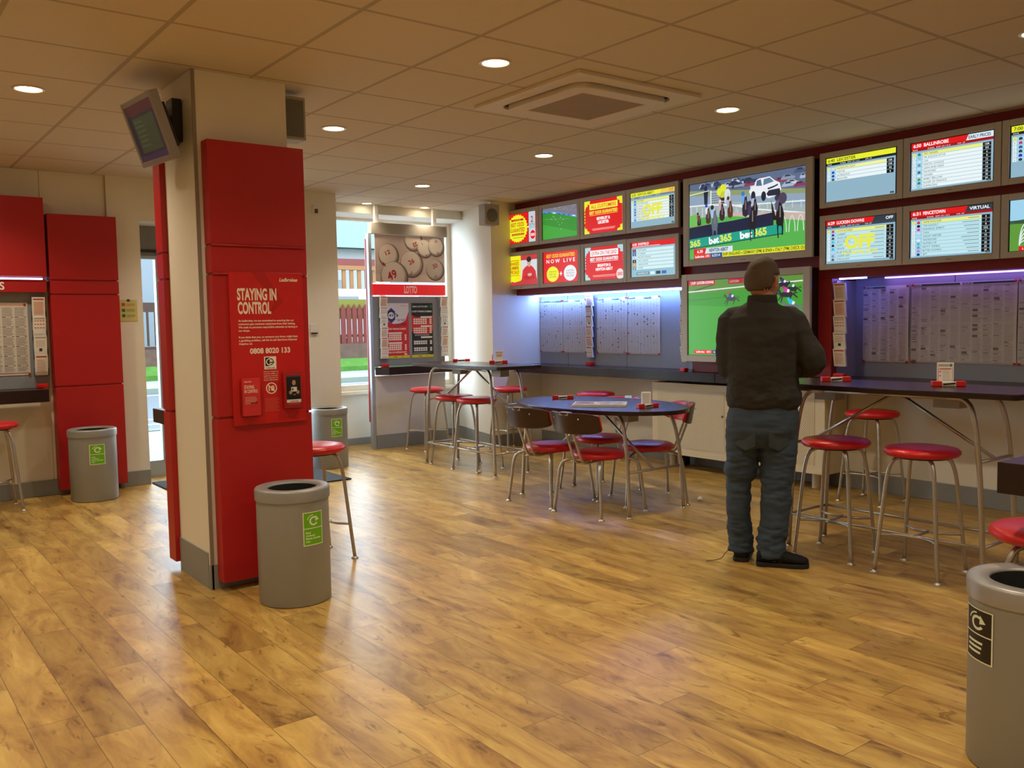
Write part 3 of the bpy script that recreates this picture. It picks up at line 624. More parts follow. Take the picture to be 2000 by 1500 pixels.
screen(6.048, 5.400, 1.728, 2.130, a, 'small screen with red SHEFFIELD runner list, lower row', G1)
# right block
screen(3.990, 3.332, 2.188, 2.596, race('6:40', 'LEICESTER', ['FALMOUTH LIGHT', 'MAKTAB', 'JACBEQUICK', 'BRIGHTER'], hdr='#e9ee32', tcol='#4d5a20', sub='#16222c', rowbg='#e8f5f7', size=4.9, jock=False, prices=['13/8', '15/8', '7/2', '8'], silks=['#e6e2ae', '#1d3fa8', '#1d3fa8', '#44515a'], hl='#f0f3a0'), 'small screen with yellow LEICESTER race list of four runners', G2)
screen(3.327, 2.674, 2.188, 2.596, race('6:50', 'BALLINROBE', ['TRY AGAIN', 'MR ADJUDICATOR', 'USA', 'POETIC CHOICE', 'LEAN AND KEEN', 'PALMONES', 'GASSER', 'BABY BELLINI', 'RULER OF FRANCE', 'RUMMAGING'], right='EARLY PRICES', rcol='#2f4252', rbg='#dcecf4', rowbg='#e8f5f8', jock=False, prices=['13/8', '5/4', '6', '8', '12', '14', '14', '25', '33', '50'], silks=['#1f8392', '#8fc7d8', '#c9e3ee', '#4d9ac6', '#c9e3ee', '#2f6c9e', '#d9ecf2', '#58a23c']), 'small screen with red BALLINROBE early prices list', G2)
screen(2.669, 2.015, 2.188, 2.596, race('7:00', 'LEICESTER', ['LORD OF ICE', 'RED HEART', 'NIGHT EYE', 'BLUE POINT', 'DASHER', 'MISTY'], hdr='#e9ee32', tcol='#4d5a20', sub='#16222c', rowbg='#e8f5f7', size=4.9, jock=False, silks=['#303a44', '#c03a6a', '#2a5f86', '#303a44', '#2a2fb0', '#303a44']), 'small screen starting 7:00 cut by the picture edge, upper row', G2)
screen(3.987, 3.330, 1.724, 2.130, race('6:29', 'LUCKSIN DOWNS', ['LOTUS FLOWER', 'LAMBERT', 'CRAZY HORSE', 'JELLY BEAN', 'DUFFY', 'MADAME', 'BLUE RIBBON', 'LAZER LIPS', 'STELLA JOY'], right='OFF', sub='#33424f', off=2, size=4.9, silks=['#d22a3a', '#3a2f86', '#404a58', '#35c2dc', '#0e0e12', '#28b8d8', '#a9d9f0', '#9388c8', '#50603a']), 'small screen with LUCKSIN DOWNS list marked OFF, lower row', G2)
screen(3.325, 2.672, 1.724, 2.130, race('6:31', 'FENCETOWN', ['GAME POACHER', 'THE GOOGLY', 'FISHING SPIRIT', 'CAVA', 'GHOST WRITER', 'WESTBOUND', 'PUFFED UP', 'FIFTY TIMES', 'BITTER WOMAN', 'JET'], right='VIRTUAL', silks=['#d22a3a', '#0e0e12', '#d832a0', '#c8dfe6', '#a9d9f0', '#e8eef0', '#22c0dc', '#8a94a8', '#9a8fd0', '#1f3a86']), 'small screen with FENCETOWN virtual race list, lower row', G2)
a = A_('#9fd3ec'); a.rect(0, 0, 100, 32, '#5d9a3c'); a.rect(0, 32, 100, 36, '#3c5a44'); a.ell(18, 34, 14, 2.5, '#35523a')
for i in range(5): a.ring(17+i*2, 6, 7+i*2, 26-i*4.5, 1.4, '#dfe9e6', 0, 180)
a.rect(26, 46, 100, 58, '#d8183a'); a.text('6:33', 30, 51, 4, '#ffffff', w=12, bold=.02)
for i in range(9): y = 41-i*4.2; a.rect(26, y, 34, y+4, '#2f4a58'); a.text(str([12, 7, 14, 4, 3, 8, 10, 9, 2][i]), 30, y+.8, 2.4, '#ffffff', al='c', bold=.02); a.rect(34.5, y, 96, y+3.7, '#cfe9ee'); a.rect(35, y+.4, 40, y+3.3, ['#d22a3a', '#0e0e12', '#d832a0', '#2a3a86', '#9bd', '#22c0dc', '#1fae9a', '#777777', '#0e0e12'][i] if i != 4 else '#99bbdd')
a.rect(10, 0, 100, 5, Red); a.text('Ladbrokes', 14, 1.2, 2.6, '#ffffff', w=18)
screen(2.667, 2.013, 1.724, 2.130, a, 'small screen with virtual track and number list, cut by the edge, lower row', G2)
# BIG 1 : steeplechase
BWd, BHt = 1.29-.124-.004, .757-.1116-.006
a = Art(BWd, BHt, 150, 86, '#93a9b6', lift=.0002); rr = random.Random(11)
a.poly([(0, 86), (0, 79), (150, 62), (150, 86)], '#5d6d8c')
for i in range(34):      # parked cars
    x = rr.random()*146; y = 80-x*.11+rr.random()*(3+x*.09); c = rr.choice(['#a8b6cc', '#c2cbd8', '#4a5a78', '#3a4460', '#8b97ad', '#5d9a7a', '#8d3a58', '#2f3a52', '#d0d8e2']); w_ = min(8+x*.05+rr.random()*5, 150-x); y = min(y, 80)
    a.poly([(x, y), (x+w_, y), (x+w_, y+2.4), (x+w_*.82, y+3), (x+w_*.62, y+5.2), (x+w_*.25, y+5.2), (x+w_*.1, y+3), (x, y+2.2)], c); a.poly([(x+w_*.25, y+3), (x+w_*.75, y+3), (x+w_*.6, y+4.8), (x+w_*.3, y+4.8)], '#2d3a52')
a.poly([(0, 79), (0, 73), (150, 58), (150, 63)], '#8f9c6c'); a.poly([(0, 73), (0, 62), (60, 60), (150, 46), (150, 58)], '#8fa5bb'); a.poly([(0, 62), (60, 60), (150, 46), (150, 36), (0, 44)], '#a3b2b4')
for i in range(26): x = rr.random()*140; y = 40+rr.random()*20; a.rect(x, y, x+4+rr.random()*8, y+.5, rr.choice(['#b6c4ca', '#8c9ca6', '#9fb28e']))
a.rect(31, 60, 50, 75, '#a4b0ba'); [a.rect(31, 61+i*2.6, 50, 62.2+i*2.6, '#6d7b88') for i in range(5)]
a.rect(29.5, 60, 31, 76, '#e8eef0'); a.rect(49, 60, 50.4, 76, '#e8eef0'); a.ell(23, 79.5, 2.2, 2.6, '#20283c'); a.poly([(20, 76), (20.5, 70), (21, 61), (25.4, 61), (26, 70), (26.4, 76), (23, 78)], '#20283c')
a.ell(47, 76, 4.4, 5, '#dfe63a'); a.ell(42, 73, 3.6, 4.4, '#dfe63a'); a.ell(47, 69, 3.6, 4, '#c9cf30'); a.rect(42.5, 60, 49, 66, '#2a2430'); a.rect(42.5, 61.4, 49, 62.4, '#b9c3c8'); a.ell(53, 69, 4, 6, '#d8dfe6'); a.poly([(51, 60), (54, 72), (58, 60)], '#c7d0da')
a.poly([(81, 68), (84, 73), (88, 73.5), (90, 79), (94, 80.5), (107, 81), (113, 76), (119, 73), (121, 66), (118, 60), (106, 58), (96, 62), (84, 62)], '#e9eef2'); a.poly([(90, 73), (91, 78.6), (96, 79.4), (97.5, 72.4)], '#506a88'); a.poly([(99, 72.6), (99.6, 79), (107, 79.8), (112, 75)], '#5f7d9c')
a.ell(86.5, 63, 2.8, 5, '#1b2030'); a.ell(99.5, 61, 3, 5.2, '#1b2030'); a.ell(117.5, 62, 2.4, 4, '#1b2030'); a.poly([(103, 63), (106, 66.5), (119, 67), (120, 63.5), (117, 60), (105, 60.4)], '#22283a'); a.poly([(104, 69), (112, 70.5), (117, 72), (117, 70.4), (111, 68.4), (105, 67.4)], '#2c3446')
for x in range(2, 150, 8): y = 61-x*.16; a.rect(x, y-14, x+.8, y, '#d2dee2')
for x in range(54, 150, 10): y = 56-(x-54)*.04; a.rect(x, y-8, x+.8, y, '#c4d2da')
a.poly([(0, 62), (30, 60.6), (60, 57), (85, 50), (150, 38.4), (150, 37), (85, 48.4), (60, 55.4), (30, 59.2), (0, 60.6)], '#e8f0f2'); a.poly([(50, 59), (56, 56.6), (80, 55), (150, 51), (150, 49.6), (80, 53.6), (56, 55.2), (49, 57.6)], '#e8f0f2'); a.poly([(0, 74.5), (28, 76.6), (28, 75.8), (0, 73.6)], '#e8f0f2')
a.poly([(0, 0), (150, 0), (150, 36), (110, 40), (60, 44), (0, 48)], '#55b14e'); a.poly([(60, 44), (150, 30), (150, 38), (100, 44), (60, 48)], '#c9b2a9'); a.poly([(0, 34), (14, 38), (14, 52), (0, 50)], '#6fbe5c')
for x in (124, 134, 144): a.ring(x, 20, 4, 17, .9, '#d8ecdc', 0, 180)
def horse(x, y, k, body, jock, silk, front=True):
    a.poly([(x-3.4*k, y-4*k), (x-4*k, y+2*k), (x-3*k, y+8*k), (x-1*k, y+10*k), (x+2*k, y+9*k), (x+3.6*k, y+3*k), (x+3*k, y-4*k), (x, y-6*k)], body)
    a.poly([(x-1.6*k, y+3*k), (x-2.4*k, y+9*k), (x-1.9*k, y+12*k), (x-1.7*k, y+15*k), (x-1*k, y+13*k), (x+.4*k, y+13*k), (x+1.3*k, y+15*k), (x+1.4*k, y+12*k), (x+1.8*k, y+8*k), (x+1.2*k, y+1*k), (x, y-1*k)], body)
    a.poly([(x-.5*k, y+1*k), (x-.4*k, y+10*k), (x+.5*k, y+10*k), (x+.6*k, y+1*k)], '#8a7a76')
    if front: a.poly([(x-3*k, y-2*k), (x-1.2*k, y-4*k), (x-1.6*k, y-9*k), (x-1.2*k, y-15*k), (x-2.2*k, y-15*k), (x-2.6*k, y-9*k)], body); a.poly([(x+.6*k, y-4*k), (x+2.8*k, y-3*k), (x+2.9*k, y-8*k), (x+2.4*k, y-13*k), (x+1.4*k, y-13*k), (x+1.6*k, y-8*k)], body)
    a.poly([(x-4.2*k, y+7*k), (x-4.8*k, y+12*k), (x-3*k, y+15*k), (x-1*k, y+14*k), (x-1.6*k, y+9*k), (x-2*k, y+6*k)], jock); a.ell(x-3*k, y+16.4*k, 1.9*k, 2.2*k, silk)
for h in ((14, 40, .72, '#2c2026', '#c03a3a', '#2c3040', False), (27, 44, .95, '#4a3430', '#dfe6ee', '#2440c8', False), (46, 46, 1.0, '#3a2430', '#c8a8b0', '#e8c8c8', False), (57, 48, 1.0, '#5a3426', '#a8b8c8', '#5a3426', False), (77, 48, 1.15, '#2c2436', '#6aa8e0', '#3a78c8', False), (89, 46, 1.0, '#1d1c2a', '#b0b8d0', '#2a2840', False)): horse(*h)
a.poly([(0, 23), (0, 36.5), (30, 38), (60, 39), (112, 42.5), (112, 28.5)], '#17213f'); a.poly([(0, 36.5), (30, 38), (30, 38.8), (0, 37.4)], '#8a9a58')
a.poly([(0, 12.5), (0, 23), (124, 29.5), (124, 19.5)], '#17a08a'); a.poly([(0, 11.5), (0, 12.5), (124, 19.5), (124, 18.5)], '#0f3f38')
a.text('365', 1, 14, 6.6, '#d6e85a', w=15, bold=.045, rot=4); a.text('bet', 28, 15.6, 7.4, '#f2faf8', w=14, bold=.045, rot=4); a.text('365', 43, 16.6, 7.4, '#d6e85a', w=16, bold=.045, rot=4); a.text('bet', 70, 18, 7.4, '#f2faf8', w=16, bold=.045, rot=4); a.text('365', 88, 19, 7.4, '#d6e85a', w=16, bold=.045, rot=4)
for h in ((36, 37, 1.2, '#5f6a78', '#9fc4e8', '#222a3c'), (86, 34, 1.3, '#1b1a26', '#39365a', '#2a2840'), (120, 35, 1.35, '#13131b', '#5a5a78', '#3c3048')): horse(*h)
a.poly([(109, 56), (111, 50), (114, 40), (116, 34), (112, 34), (110, 44)], '#1c161a'); a.ell(123, 56, 5, 6, '#4a3f58')
a.poly([(6, 5), (6, 11.5), (24, 11.5), (22, 5)], Red); a.poly([(22, 5.4), (24, 11.5), (60, 11.5), (60, 5.4)], '#d6e2f2'); a.text('6.30', 11, 6.6, 3.4, '#ffffff', w=8, bold=.02); a.text('NEWTON ABBOT', 28, 6.7, 3.8, '#1c2c5c', w=26, bold=.03)
a.rect(6, -0, 30, 4.8, Red); a.text('Ladbrokes', 8, 1.2, 2.6, '#ffffff', w=13, bold=.02); a.text('LIVE 1', 23, 1.2, 2.6, '#ffffff', w=6, bold=.02); a.rect(30, 0, 46, 4.8, '#20448c'); a.text('6:33:14', 32, 1.2, 2.8, '#e8f0ff', w=11, bold=.02)
a.rect(46, 0, 150, 5.4, '#e3e42a'); a.text('SHIP: ENGLAND v GERMANY (5PM) & SPAIN v ITALY (7PM) CHECK OU', 47, 1.2, 3.4, '#3c3a10', w=102, bold=.02)
screen(5.325, 4.035, 1.828, 2.586, a, 'large upper screen showing horses jumping a fence', 'two large wall screens', bz=.062, depth=.11, big=True)
# BIG 2 : flat race
a = Art(BWd, BHt, 150, 86, '#3f9a2e', lift=.0002)
a.poly([(0, 86), (150, 86), (150, 76), (0, 70)], '#5f8f3a'); a.poly([(0, 74), (150, 80.6), (150, 79.2), (0, 72.6)], '#dfe8dc'); a.poly([(5, 74.5), (36, 81), (36, 80), (12, 74.6)], '#3d5a28'); a.poly([(0, 0), (150, 0), (150, 50), (0, 58)], '#4aa638'); a.poly([(0, 64), (70, 67), (70, 66), (0, 62.6)], '#4a8230')
a.rect(0, 80.5, 38, 86, '#c32030'); a.text('[ 6:29  LUCKSIN DOWNS', 4, 82, 3, '#ffffff', w=32, bold=.02); a.rect(56, 80.5, 76, 86, '#b02238'); a.text('LUCKSIN', 58, 82, 2.4, '#f0c8c8', w=12)
a.rect(8, 1.5, 34, 6, Red); a.text('Ladbrokes', 11, 2.7, 2.4, '#ffffff', w=12, bold=.02); a.text('LIVE 2', 26, 2.7, 2.4, '#ffffff', w=6, bold=.02); a.rect(34, 1.5, 50, 6, '#20448c'); a.text('6:33:14', 36, 2.7, 2.4, '#ffffff', w=10)
def galloper(x, y, k, body, silk, cap):
    a.poly([(x-6*k, y+1*k), (x-5*k, y+4*k), (x, y+4.6*k), (x+5*k, y+4.4*k), (x+7*k, y+2*k), (x+5*k, y-1*k), (x-3*k, y-.6*k)], body)
    a.poly([(x-5*k, y+3*k), (x-9*k, y+8*k), (x-11*k, y+5*k), (x-10*k, y+4.4*k), (x-8.6*k, y+5*k), (x-6*k, y)], body)
    for p in ([(x-5*k, y+.5*k), (x-9*k, y-4*k), (x-10*k, y-3.6*k), (x-6*k, y+1.5*k)], [(x-3.6*k, y), (x-6*k, y-6*k), (x-7*k, y-6*k), (x-5*k, y+1*k)], [(x+4*k, y), (x+2*k, y-5*k), (x+3*k, y-5*k), (x+6*k, y+1*k)], [(x+6*k, y+2*k), (x+11*k, y-2*k), (x+12*k, y-1*k), (x+7*k, y+3.4*k)], [(x+6.6*k, y+3*k), (x+11*k, y+4*k), (x+12*k, y+2.6*k)]): a.poly(p, body)
    a.poly([(x-2.4*k, y+4*k), (x-4*k, y+7*k), (x-1*k, y+9*k), (x+3*k, y+6.4*k), (x+2*k, y+4*k)], silk); a.ell(x-3.4*k, y+8.8*k, 1.5*k, 1.5*k, cap); a.poly([(x, y+4*k), (x+1*k, y+7*k), (x+3.4*k, y+6*k), (x+2.4*k, y+3.6*k)], '#eef0f2')
for h in ((60, 62, .95, '#4a4650', '#3a50a0', '#d03a2a'), (126, 75, .95, '#20242c', '#3a3a6a', '#202840'), (136, 70, .95, '#2a2a28', '#2a8a4a', '#202830'), (130, 64, 1.1, '#2c2430', '#c23a9a', '#a82a86'), (114, 66, .8, '#22222a', '#30303c', '#222230'), (136, 51, 1.15, '#6b6f74', '#2fb6d6', '#2fb6d6')): galloper(*h)
screen(5.328, 4.038, 1.000, 1.757, a, 'large lower screen showing a flat race on green turf, behind the man', 'two large wall screens', bz=.062, depth=.13, big=True)

# ================================================================== RACE SHEETS, RACKS
def pins(parent, pts, u, n, z0):
    for x, z in pts: pass
def race_sheet(y1, y0, z0, z1, label, head, seed, cols=2, halves=2):
    t = thing('race_sheet', label, 'newspaper sheet', (6.427, y1, z0), group='race sheets pinned over the counter')
    W, H = y1-y0, z1-z0; rr = random.Random(seed)
    # slightly wavy sheet
    nx, nz = 24, 14; vs = []; 
    for j in range(nz+1):
        for i in range(nx+1):
            u, v_ = i/nx, j/nz
            vs.append((-.004-.004*abs(math.sin(u*9+seed))*math.sin(v_*math.pi)-.002*math.sin(v_*7+u*5), -u*W, v_*H))
    MB().add(vs, [(j*(nx+1)+i, (j+1)*(nx+1)+i, (j+1)*(nx+1)+i+1, j*(nx+1)+i+1) for j in range(nz) for i in range(nx)], 0, True).build('paper', mat('newsprint', (.66, .63, .60), .75), t)
    a = Art(W, H, W*1000, H*1000, None, lift=.0004); w, h = W*1000, H*1000
    for c in range(cols):
        x0 = c*w/cols+6; x1 = (c+1)*w/cols-6; nc = 5; cw = (x1-x0)/nc
        for k in range(nc):
            y = h-(26 if head else 10)
            while y > 12:
                if abs(y-h/2) < 5: y -= 6; continue
                if rr.random() < .06: a.rect(x0+k*cw, y-3, x0+k*cw+cw*(.3+.4*rr.random()), y, '#4c4a4c'); y -= 6
                elif rr.random() < .012: a.rect(x0+k*cw, y-16, x0+k*cw+cw*.5, y, '#77716b'); y -= 20
                else: a.rect(x0+k*cw, y-1.6, x0+k*cw+cw*(.68+.26*rr.random()), y, rr.choice(['#b3aea7', '#bbb6ae', '#aaa59e'])); y -= 4.2
        a.rect(x0, 7, x1, 9, '#a5453a')
        if head: a.rect(x0, h-20, x0+(x1-x0)*(.98 if head[0] == 'f' else .5), h-6, head[1]); a.text(head[2], x0+6, h-17, 8, '#dfe6e2', w=70, bold=.02)
        if c: a.rect(c*w/cols-2, 0, c*w/cols+1, h, '#aaa7a8')
    a.rect(0, h/2-1.6, w, h/2, '#b8b6b4')
    a.build('print', t, (-.0115, 0, 0), *RW)
    for x, z in ((.01, H-.008), (W-.01, H-.008), (.01, .006), (W-.01, .006)):
        MB().lathe([(.0085, 0), (.0085, .008), (.005, .011), (.0001, .012)], n=14).build('pin', PLASTR, t, loc=(-.006, -x, z), rot=(0, -math.pi/2, 0))
race_sheet(7.845, 7.46, 1.03, 1.605, 'race sheet pinned leftmost under the bright strip lamp', ('f', '#4d6a66', 'NEWTON ABBOT'), 1, 2)
race_sheet(7.45, 7.07, 1.03, 1.605, 'race sheet pinned just left of the slip rack, left board', ('h', '#4d6a66', 'LEICESTER'), 2, 2)
race_sheet(6.905, 6.46, 1.03, 1.605, 'race sheet pinned just right of the slip rack, left board', ('h', '#4d7a76', 'BRIGHTON'), 3, 2)
race_sheet(6.45, 6.01, 1.03, 1.605, 'race sheet pinned rightmost on the left board, grey board bare beside it', ('h', '#4d6a66', 'KEMPTON'), 4, 2)
race_sheet(3.865, 3.495, 1.015, 1.598, 'narrow race sheet with green and red heading beside the right slip rack', ('h', '#1f6a48', 'CARDS AT A GLANCE'), 5, 1)
race_sheet(3.475, 2.73, 1.02, 1.602, 'wide double race sheet on the right board behind the card stand', ('f', '#1b3a30', 'LEICESTER'), 6, 2)
race_sheet(2.72, 2.05, 1.02, 1.602, 'race sheet at the right edge of the right board', ('f', '#1f5a48', 'SALISBURY'), 8, 2)
ORD = ['topmost', 'second from top', 'third from top', 'fourth from top', 'fifth from top', 'lowest']
def rack(loc, rz, n, pitch, w, label, where, paper='#d9d2c8', accent='#b5483e', stagger=0, z0=.10):
    """rack faces -x in its own frame; stands on the counter"""
    t = thing('slip_rack', label, 'slip rack', loc, rz, 'clear racks of betting slips')
    MB().box((-.004, -w/2, .0), (0, w/2, z0+n*pitch+.02)).build('back_plate', ACRYL, t)
    for i in range(n):
        z = z0+(n-1-i)*pitch
        MB().box((-.045, -w/2, z), (-.004, w/2, z+.003)).hull([(-.045, -w/2, z), (-.043, -w/2, z), (-.043, w/2, z), (-.045, w/2, z)], [(-.055, -w/2, z+.07), (-.053, -w/2, z+.07), (-.053, w/2, z+.07), (-.055, w/2, z+.07)]).box((-.045, -w/2, z+.003), (-.004, -w/2+.002, z+.06)).box((-.045, w/2-.002, z+.003), (-.004, w/2, z+.06)).build('pocket', ACRYL, t)
    MB().box((-.06, -w/2+.01, .001), (-.005, w/2-.01, .035)).build('pen_tray', PLASTR, t, bevel=.006)
    M = Matrix.Translation(loc) @ Matrix.Rotation(rz, 4, 'Z')
    rr = random.Random(int(loc[1]*100)+int(loc[0]*10))
    for i in range(n):
        z = z0+(n-1-i)*pitch; W = w-.012; H = pitch*1.08
        p = thing('slip_pad', f'pad of white betting slips, {ORD[i if i < n-1 else 5]} in the {where}', 'betting slips', M @ Vector((-.006, 0, z+.004)), rz, 'pads of betting slips')
        th = .012+.012*rr.random(); xa, xb = -.016, -.036
        MB().hull([(xb+th*.5, -W/2, 0), (xb+th*.5+th, -W/2, 0), (xb+th*.5+th, W/2, 0), (xb+th*.5, W/2, 0)], [(xb-.012, -W/2, H), (xb-.012+th, -W/2, H), (xb-.012+th, W/2, H), (xb-.012, W/2, H)]).build('sheets', PAPER, p)
        a = Art(W, math.hypot(H, .012+th*.5), 100, 120, None, lift=.0002)
        st = (i+int(loc[1]*7)) % 4
        a.rect(8, 103, 92, 112, accent if st in (0, 3) else '#3f3a38' if 'left race' in where else '#b9aca2')
        if st == 1: [a.rect(10+(k % 4)*21, 90-(k//4)*20, 25+(k % 4)*21, 98-(k//4)*20, '#cf8e80') for k in range(12)]; a.lines(10, 20, 90, 3, 5, 1.6, '#b59a90')
        elif st == 2: a.lines(12, 92, 88, 7, 6, 2, '#b59a90'); a.rect(38, 28, 62, 46, '#3c3634')
        else: a.rect(10, 12, 90, 96, '#e2c6b4' if st == 0 else '#e4dcd4'); a.lines(14, 88, 84, 9, 8, 2.4, '#c06a58')
        nrm = Vector((-H, 0, -(.012+th*.5))).normalized()
        a.build('slip_print', p, (xb+th*.5-.0004, W/2, 0), (0, -1, 0), nrm)
    return t
rack((6.424, 6.985, .9005), 0, 6, .108, .105, 'clear slip rack between the race sheets on the brightly lit board', 'rack on the left race board', z0=.08)
rack((6.155, 3.874, .9005), 0, 5, .125, .112, 'clear slip rack right of the red strip, beside the right race sheets', 'rack beside the right race sheets', z0=.085)
rack((6.095, 5.385, .9005), 0, 5, .125, .075, 'clear slip rack half hidden at the left edge of the large screens', 'rack left of the large screens', z0=.085)

# far left bay contents
FB = math.pi/2                     # rack facing -y
rack((1.365, 8.125, .9005), FB, 4, .155, .105, 'clear slip rack on the far left bay beside the tall red panel', 'rack of the far left bay', z0=.10)
t = thing('race_sheet', 'race sheet pinned on the grey board at the far left', 'newspaper sheet', (.55, 8.125, 1.01))
MB().box((0, 0, 0), (.74, .004, .585)).build('paper', MT['newsprint'], t)
a = Art(.74, .585, 740, 585, None); rr = random.Random(5)
a.rect(8, 560, 732, 575, '#c89a86')
for c in range(8):
    y = 545
    while y > 30:
        if int(y) % 78 < 6: a.rect(10+c*91, y-4, 35+c*91, y, '#332c2a'); a.rect(75+c*91, y-4, 88+c*91, y, '#332c2a'); y -= 8
        else: a.rect(10+c*91, y-1.6, 10+c*91+60+20*rr.random(), y, '#8a837a'); y -= 5
a.rect(8, 14, 732, 20, '#a5453a'); a.build('print', t, (0, -.0006, 0), *FW)
for x, z in ((.72, .57), (.73, .012)): MB().lathe([(.0085, 0), (.0085, .008), (.005, .011), (.0001, .012)], n=14).build('pin', PLASTR, t, loc=(x, -.001, z), rot=(math.pi/2, 0, 0))

# ================================================================== LOTTERY STAND
t = thing('lottery_stand', 'grey LOTTO stand with red lit header before the window', 'display stand', (4.69, 8.65, 0))
MB().box((.04, 0, .15), (.955, .05, .805)).build('lower_panel', mat('pale_panel', (.60, .58, .57), .5), t, bevel=.002)
MB().box((.04, -.01, 0), (.955, .05, .15)).build('plinth', SKIRT, t, bevel=.002)
MB().box((.04, 0, .905), (.955, .05, 1.675)).build('back_board', GREYB, t, bevel=.002)
MB().box((.03, -.03, 1.69), (.965, .06, 1.808)).build('header', mat('backlit_red', (.5, .01, .012), .4, emis=((.75, .012, .015), .55)), t, bevel=.003)
MB().box((.05, -.012, 1.812), (.94, .01, 1.822)).build('light_strip', LEDH, t)
MB().box((0, 0, 0), (.038, .06, 2.36)).build('side_post', ALU, t, bevel=.002)
MB().box((-.006, .055, .3), (.0, .075, 2.3)).build('red_edging', REDP, t)
MB().prism([(.045, .0), (.14, -.14), (1.065, -.14), (1.065, 0)], .815, .9).build('shelf', WENGE, t, bevel=.002)
MB().box((.03, -.02, 2.355), (1.01, .06, 2.475)).build('valance', mat('taupe_board', (.36, .32, .27), .6), t, bevel=.002)
for x in (.085, .83): MB().box((x, -.01, 2.475), (x+.045, .03, CEIL-.001)).build('hanging_post', WHITEP, t, bevel=.002)
a = Art(.17, .08, 100, 50, None); a.text('LOTTO', 50, 3, 48, '#ffffff', w=98, al='c', bold=.03); a.build('lettering', t, (.415, -.0315, 1.708), *FW)
# lottery ball poster
p = thing('ball_poster', 'poster of white numbered lottery balls above the LOTTO header', 'poster', (4.765, 8.64, 1.836))
MB().box((0, 0, 0), (.9, .009, .515)).build('board', mat('poster_paper', (.55, .47, .42), .5), p)
a = Art(.9, .515, 900, 515, '#c9b4ab'); rr = random.Random(2)
def ball(x, y, r, shade='#5a4740', col='#d7c9bc'):
    a.ell(x, y, r, r, shade, 40); a.ell(x-r*.04, y+r*.05, r*.955, r*.955, '#8f7d72', 40); a.ell(x-r*.08, y+r*.10, r*.89, r*.885, '#b5a498', 40); a.ell(x-r*.11, y+r*.14, r*.82, r*.82, col, 40)
a.rect(0, 0, 900, 80, '#d6c6b8')
ball(490, 500-40, 120); ball(640, 375, 105); ball(790, 400, 110); ball(170, 285, 130); ball(460, 195, 150); ball(770, 140, 122, '#4c3a35', '#c2b1a4'); ball(235, 50, 175)
# keep inside the board: cover strips are not needed, balls are trimmed below
a.text('22', 500, 440, 44, '#b0222c', w=62, al='c', bold=.02, rot=205); a.text('5', 610, 420, 28, '#7a5a54', al='c', bold=.01, rot=40); a.text('6', 650, 290, 30, '#6a5a54', al='c', bold=.01, rot=-20); a.text('18', 790, 450, 30, '#a03a3a', al='c', bold=.01, rot=20); a.text('18', 800, 320, 30, '#7a5a54', al='c', bold=.01, rot=-30)
a.text('12', 165, 300, 46, '#b0222c', w=62, al='c', bold=.02, rot=25); a.text('7', 130, 175, 46, '#a02028', al='c', bold=.03, rot=60); a.text('26', 465, 205, 52, '#b0222c', w=76, al='c', bold=.02, rot=28); a.text('49', 220, 35, 88, '#b01c26', w=120, al='c', bold=.03, rot=24); a.text('30', 775, 165, 48, '#b0323a', w=66, al='c', bold=.02, rot=20); a.text('60', 780, 50, 34, '#6f5a52', al='c', bold=.01, rot=15)
a.text('2', 440, 80, 40, '#7a3a38', al='c', bold=.02, rot=-30)
# clip to the board
import bmesh
ob = a.build('print', p, (0, -.0005, 0), *FW)
bm = bmesh.new(); bm.from_mesh(ob.data)
for co, no in (((0, 0, .002), (0, 0, -1)), ((0, 0, .513), (0, 0, 1)), ((.001, 0, 0), (-1, 0, 0)), ((.899, 0, 0), (1, 0, 0))):
    bmesh.ops.bisect_plane(bm, geom=bm.verts[:]+bm.edges[:]+bm.faces[:], plane_co=co, plane_no=no, clear_outer=True)
bm.to_mesh(ob.data); bm.free()
def lot_poster(x, name, label):
    p = thing('lottery_poster', label, 'poster', (x, 8.645, .99), group='result posters on the lottery stand')
    MB().box((0, 0, 0), (.283, .0045, .612)).build('sheet', PAPER, p); return p
p = lot_poster(4.888, '', 'red and white 49s results poster on the LOTTO stand, left')
a = Art(.283, .612, 283, 612, '#cc1e1c'); a.poly([(0, 612), (0, 440)]+[(x, 440-60*math.sin(math.pi*(x/283)**.8)) for x in range(0, 260, 20)]+[(283, 520), (283, 612)], '#dcdcea')
a.poly([(60, 560), (110, 520), (110, 430), (60, 390), (14, 430), (14, 520)], '#24307c'); a.ell(60, 475, 42, 42, '#24307c'); a.ell(60, 475, 37, 37, '#f0f0f6'); a.text('49', 60, 455, 42, '#1c1c28', w=54, al='c', bold=.01); a.text("'s", 108, 462, 36, '#1c1c28', w=40, bold=.03, skew=.2)
a.text('THE TWICE', 130, 412, 24, '#1c1c28', w=110, bold=.01); a.text('DAILY DRAW', 110, 366, 24, '#5c1414', w=140, bold=.01); a.text('Ladbrokes', 180, 578, 12, '#d03040', w=80, skew=.2)
a.text('LATEST WINNING NUMBERS', 10, 318, 18, '#f4e4e0', w=235, bold=.03)
for y0 in (198, 88): 
    a.rect(20, y0+72, 190, y0+92, '#eadfd8')
    for r_ in range(3):
        for c in range(6): a.rect(26+c*27, y0+2+r_*23, 48+c*27, y0+20+r_*23, '#efe4da')
        a.rect(226, y0+2+r_*23, 248, y0+20+r_*23, '#efe4da')
a.text('PICK UP A BETSLIP NOW', 12, 58, 18, '#f4e4e0', w=235, bold=.03); a.rect(218, 34, 252, 52, '#f0d8d0'); a.rect(0, 0, 283, 30, '#dcd820'); a.text('18+', 180, 10, 10, '#3c3a14', w=22, bold=.03); a.rect(80, 11, 130, 19, '#6d6a20')
a.build('print', p, (0, -.0006, 0), *FW)
p = lot_poster(5.206, '', 'black and red Irish lottery results poster on the LOTTO stand, right')
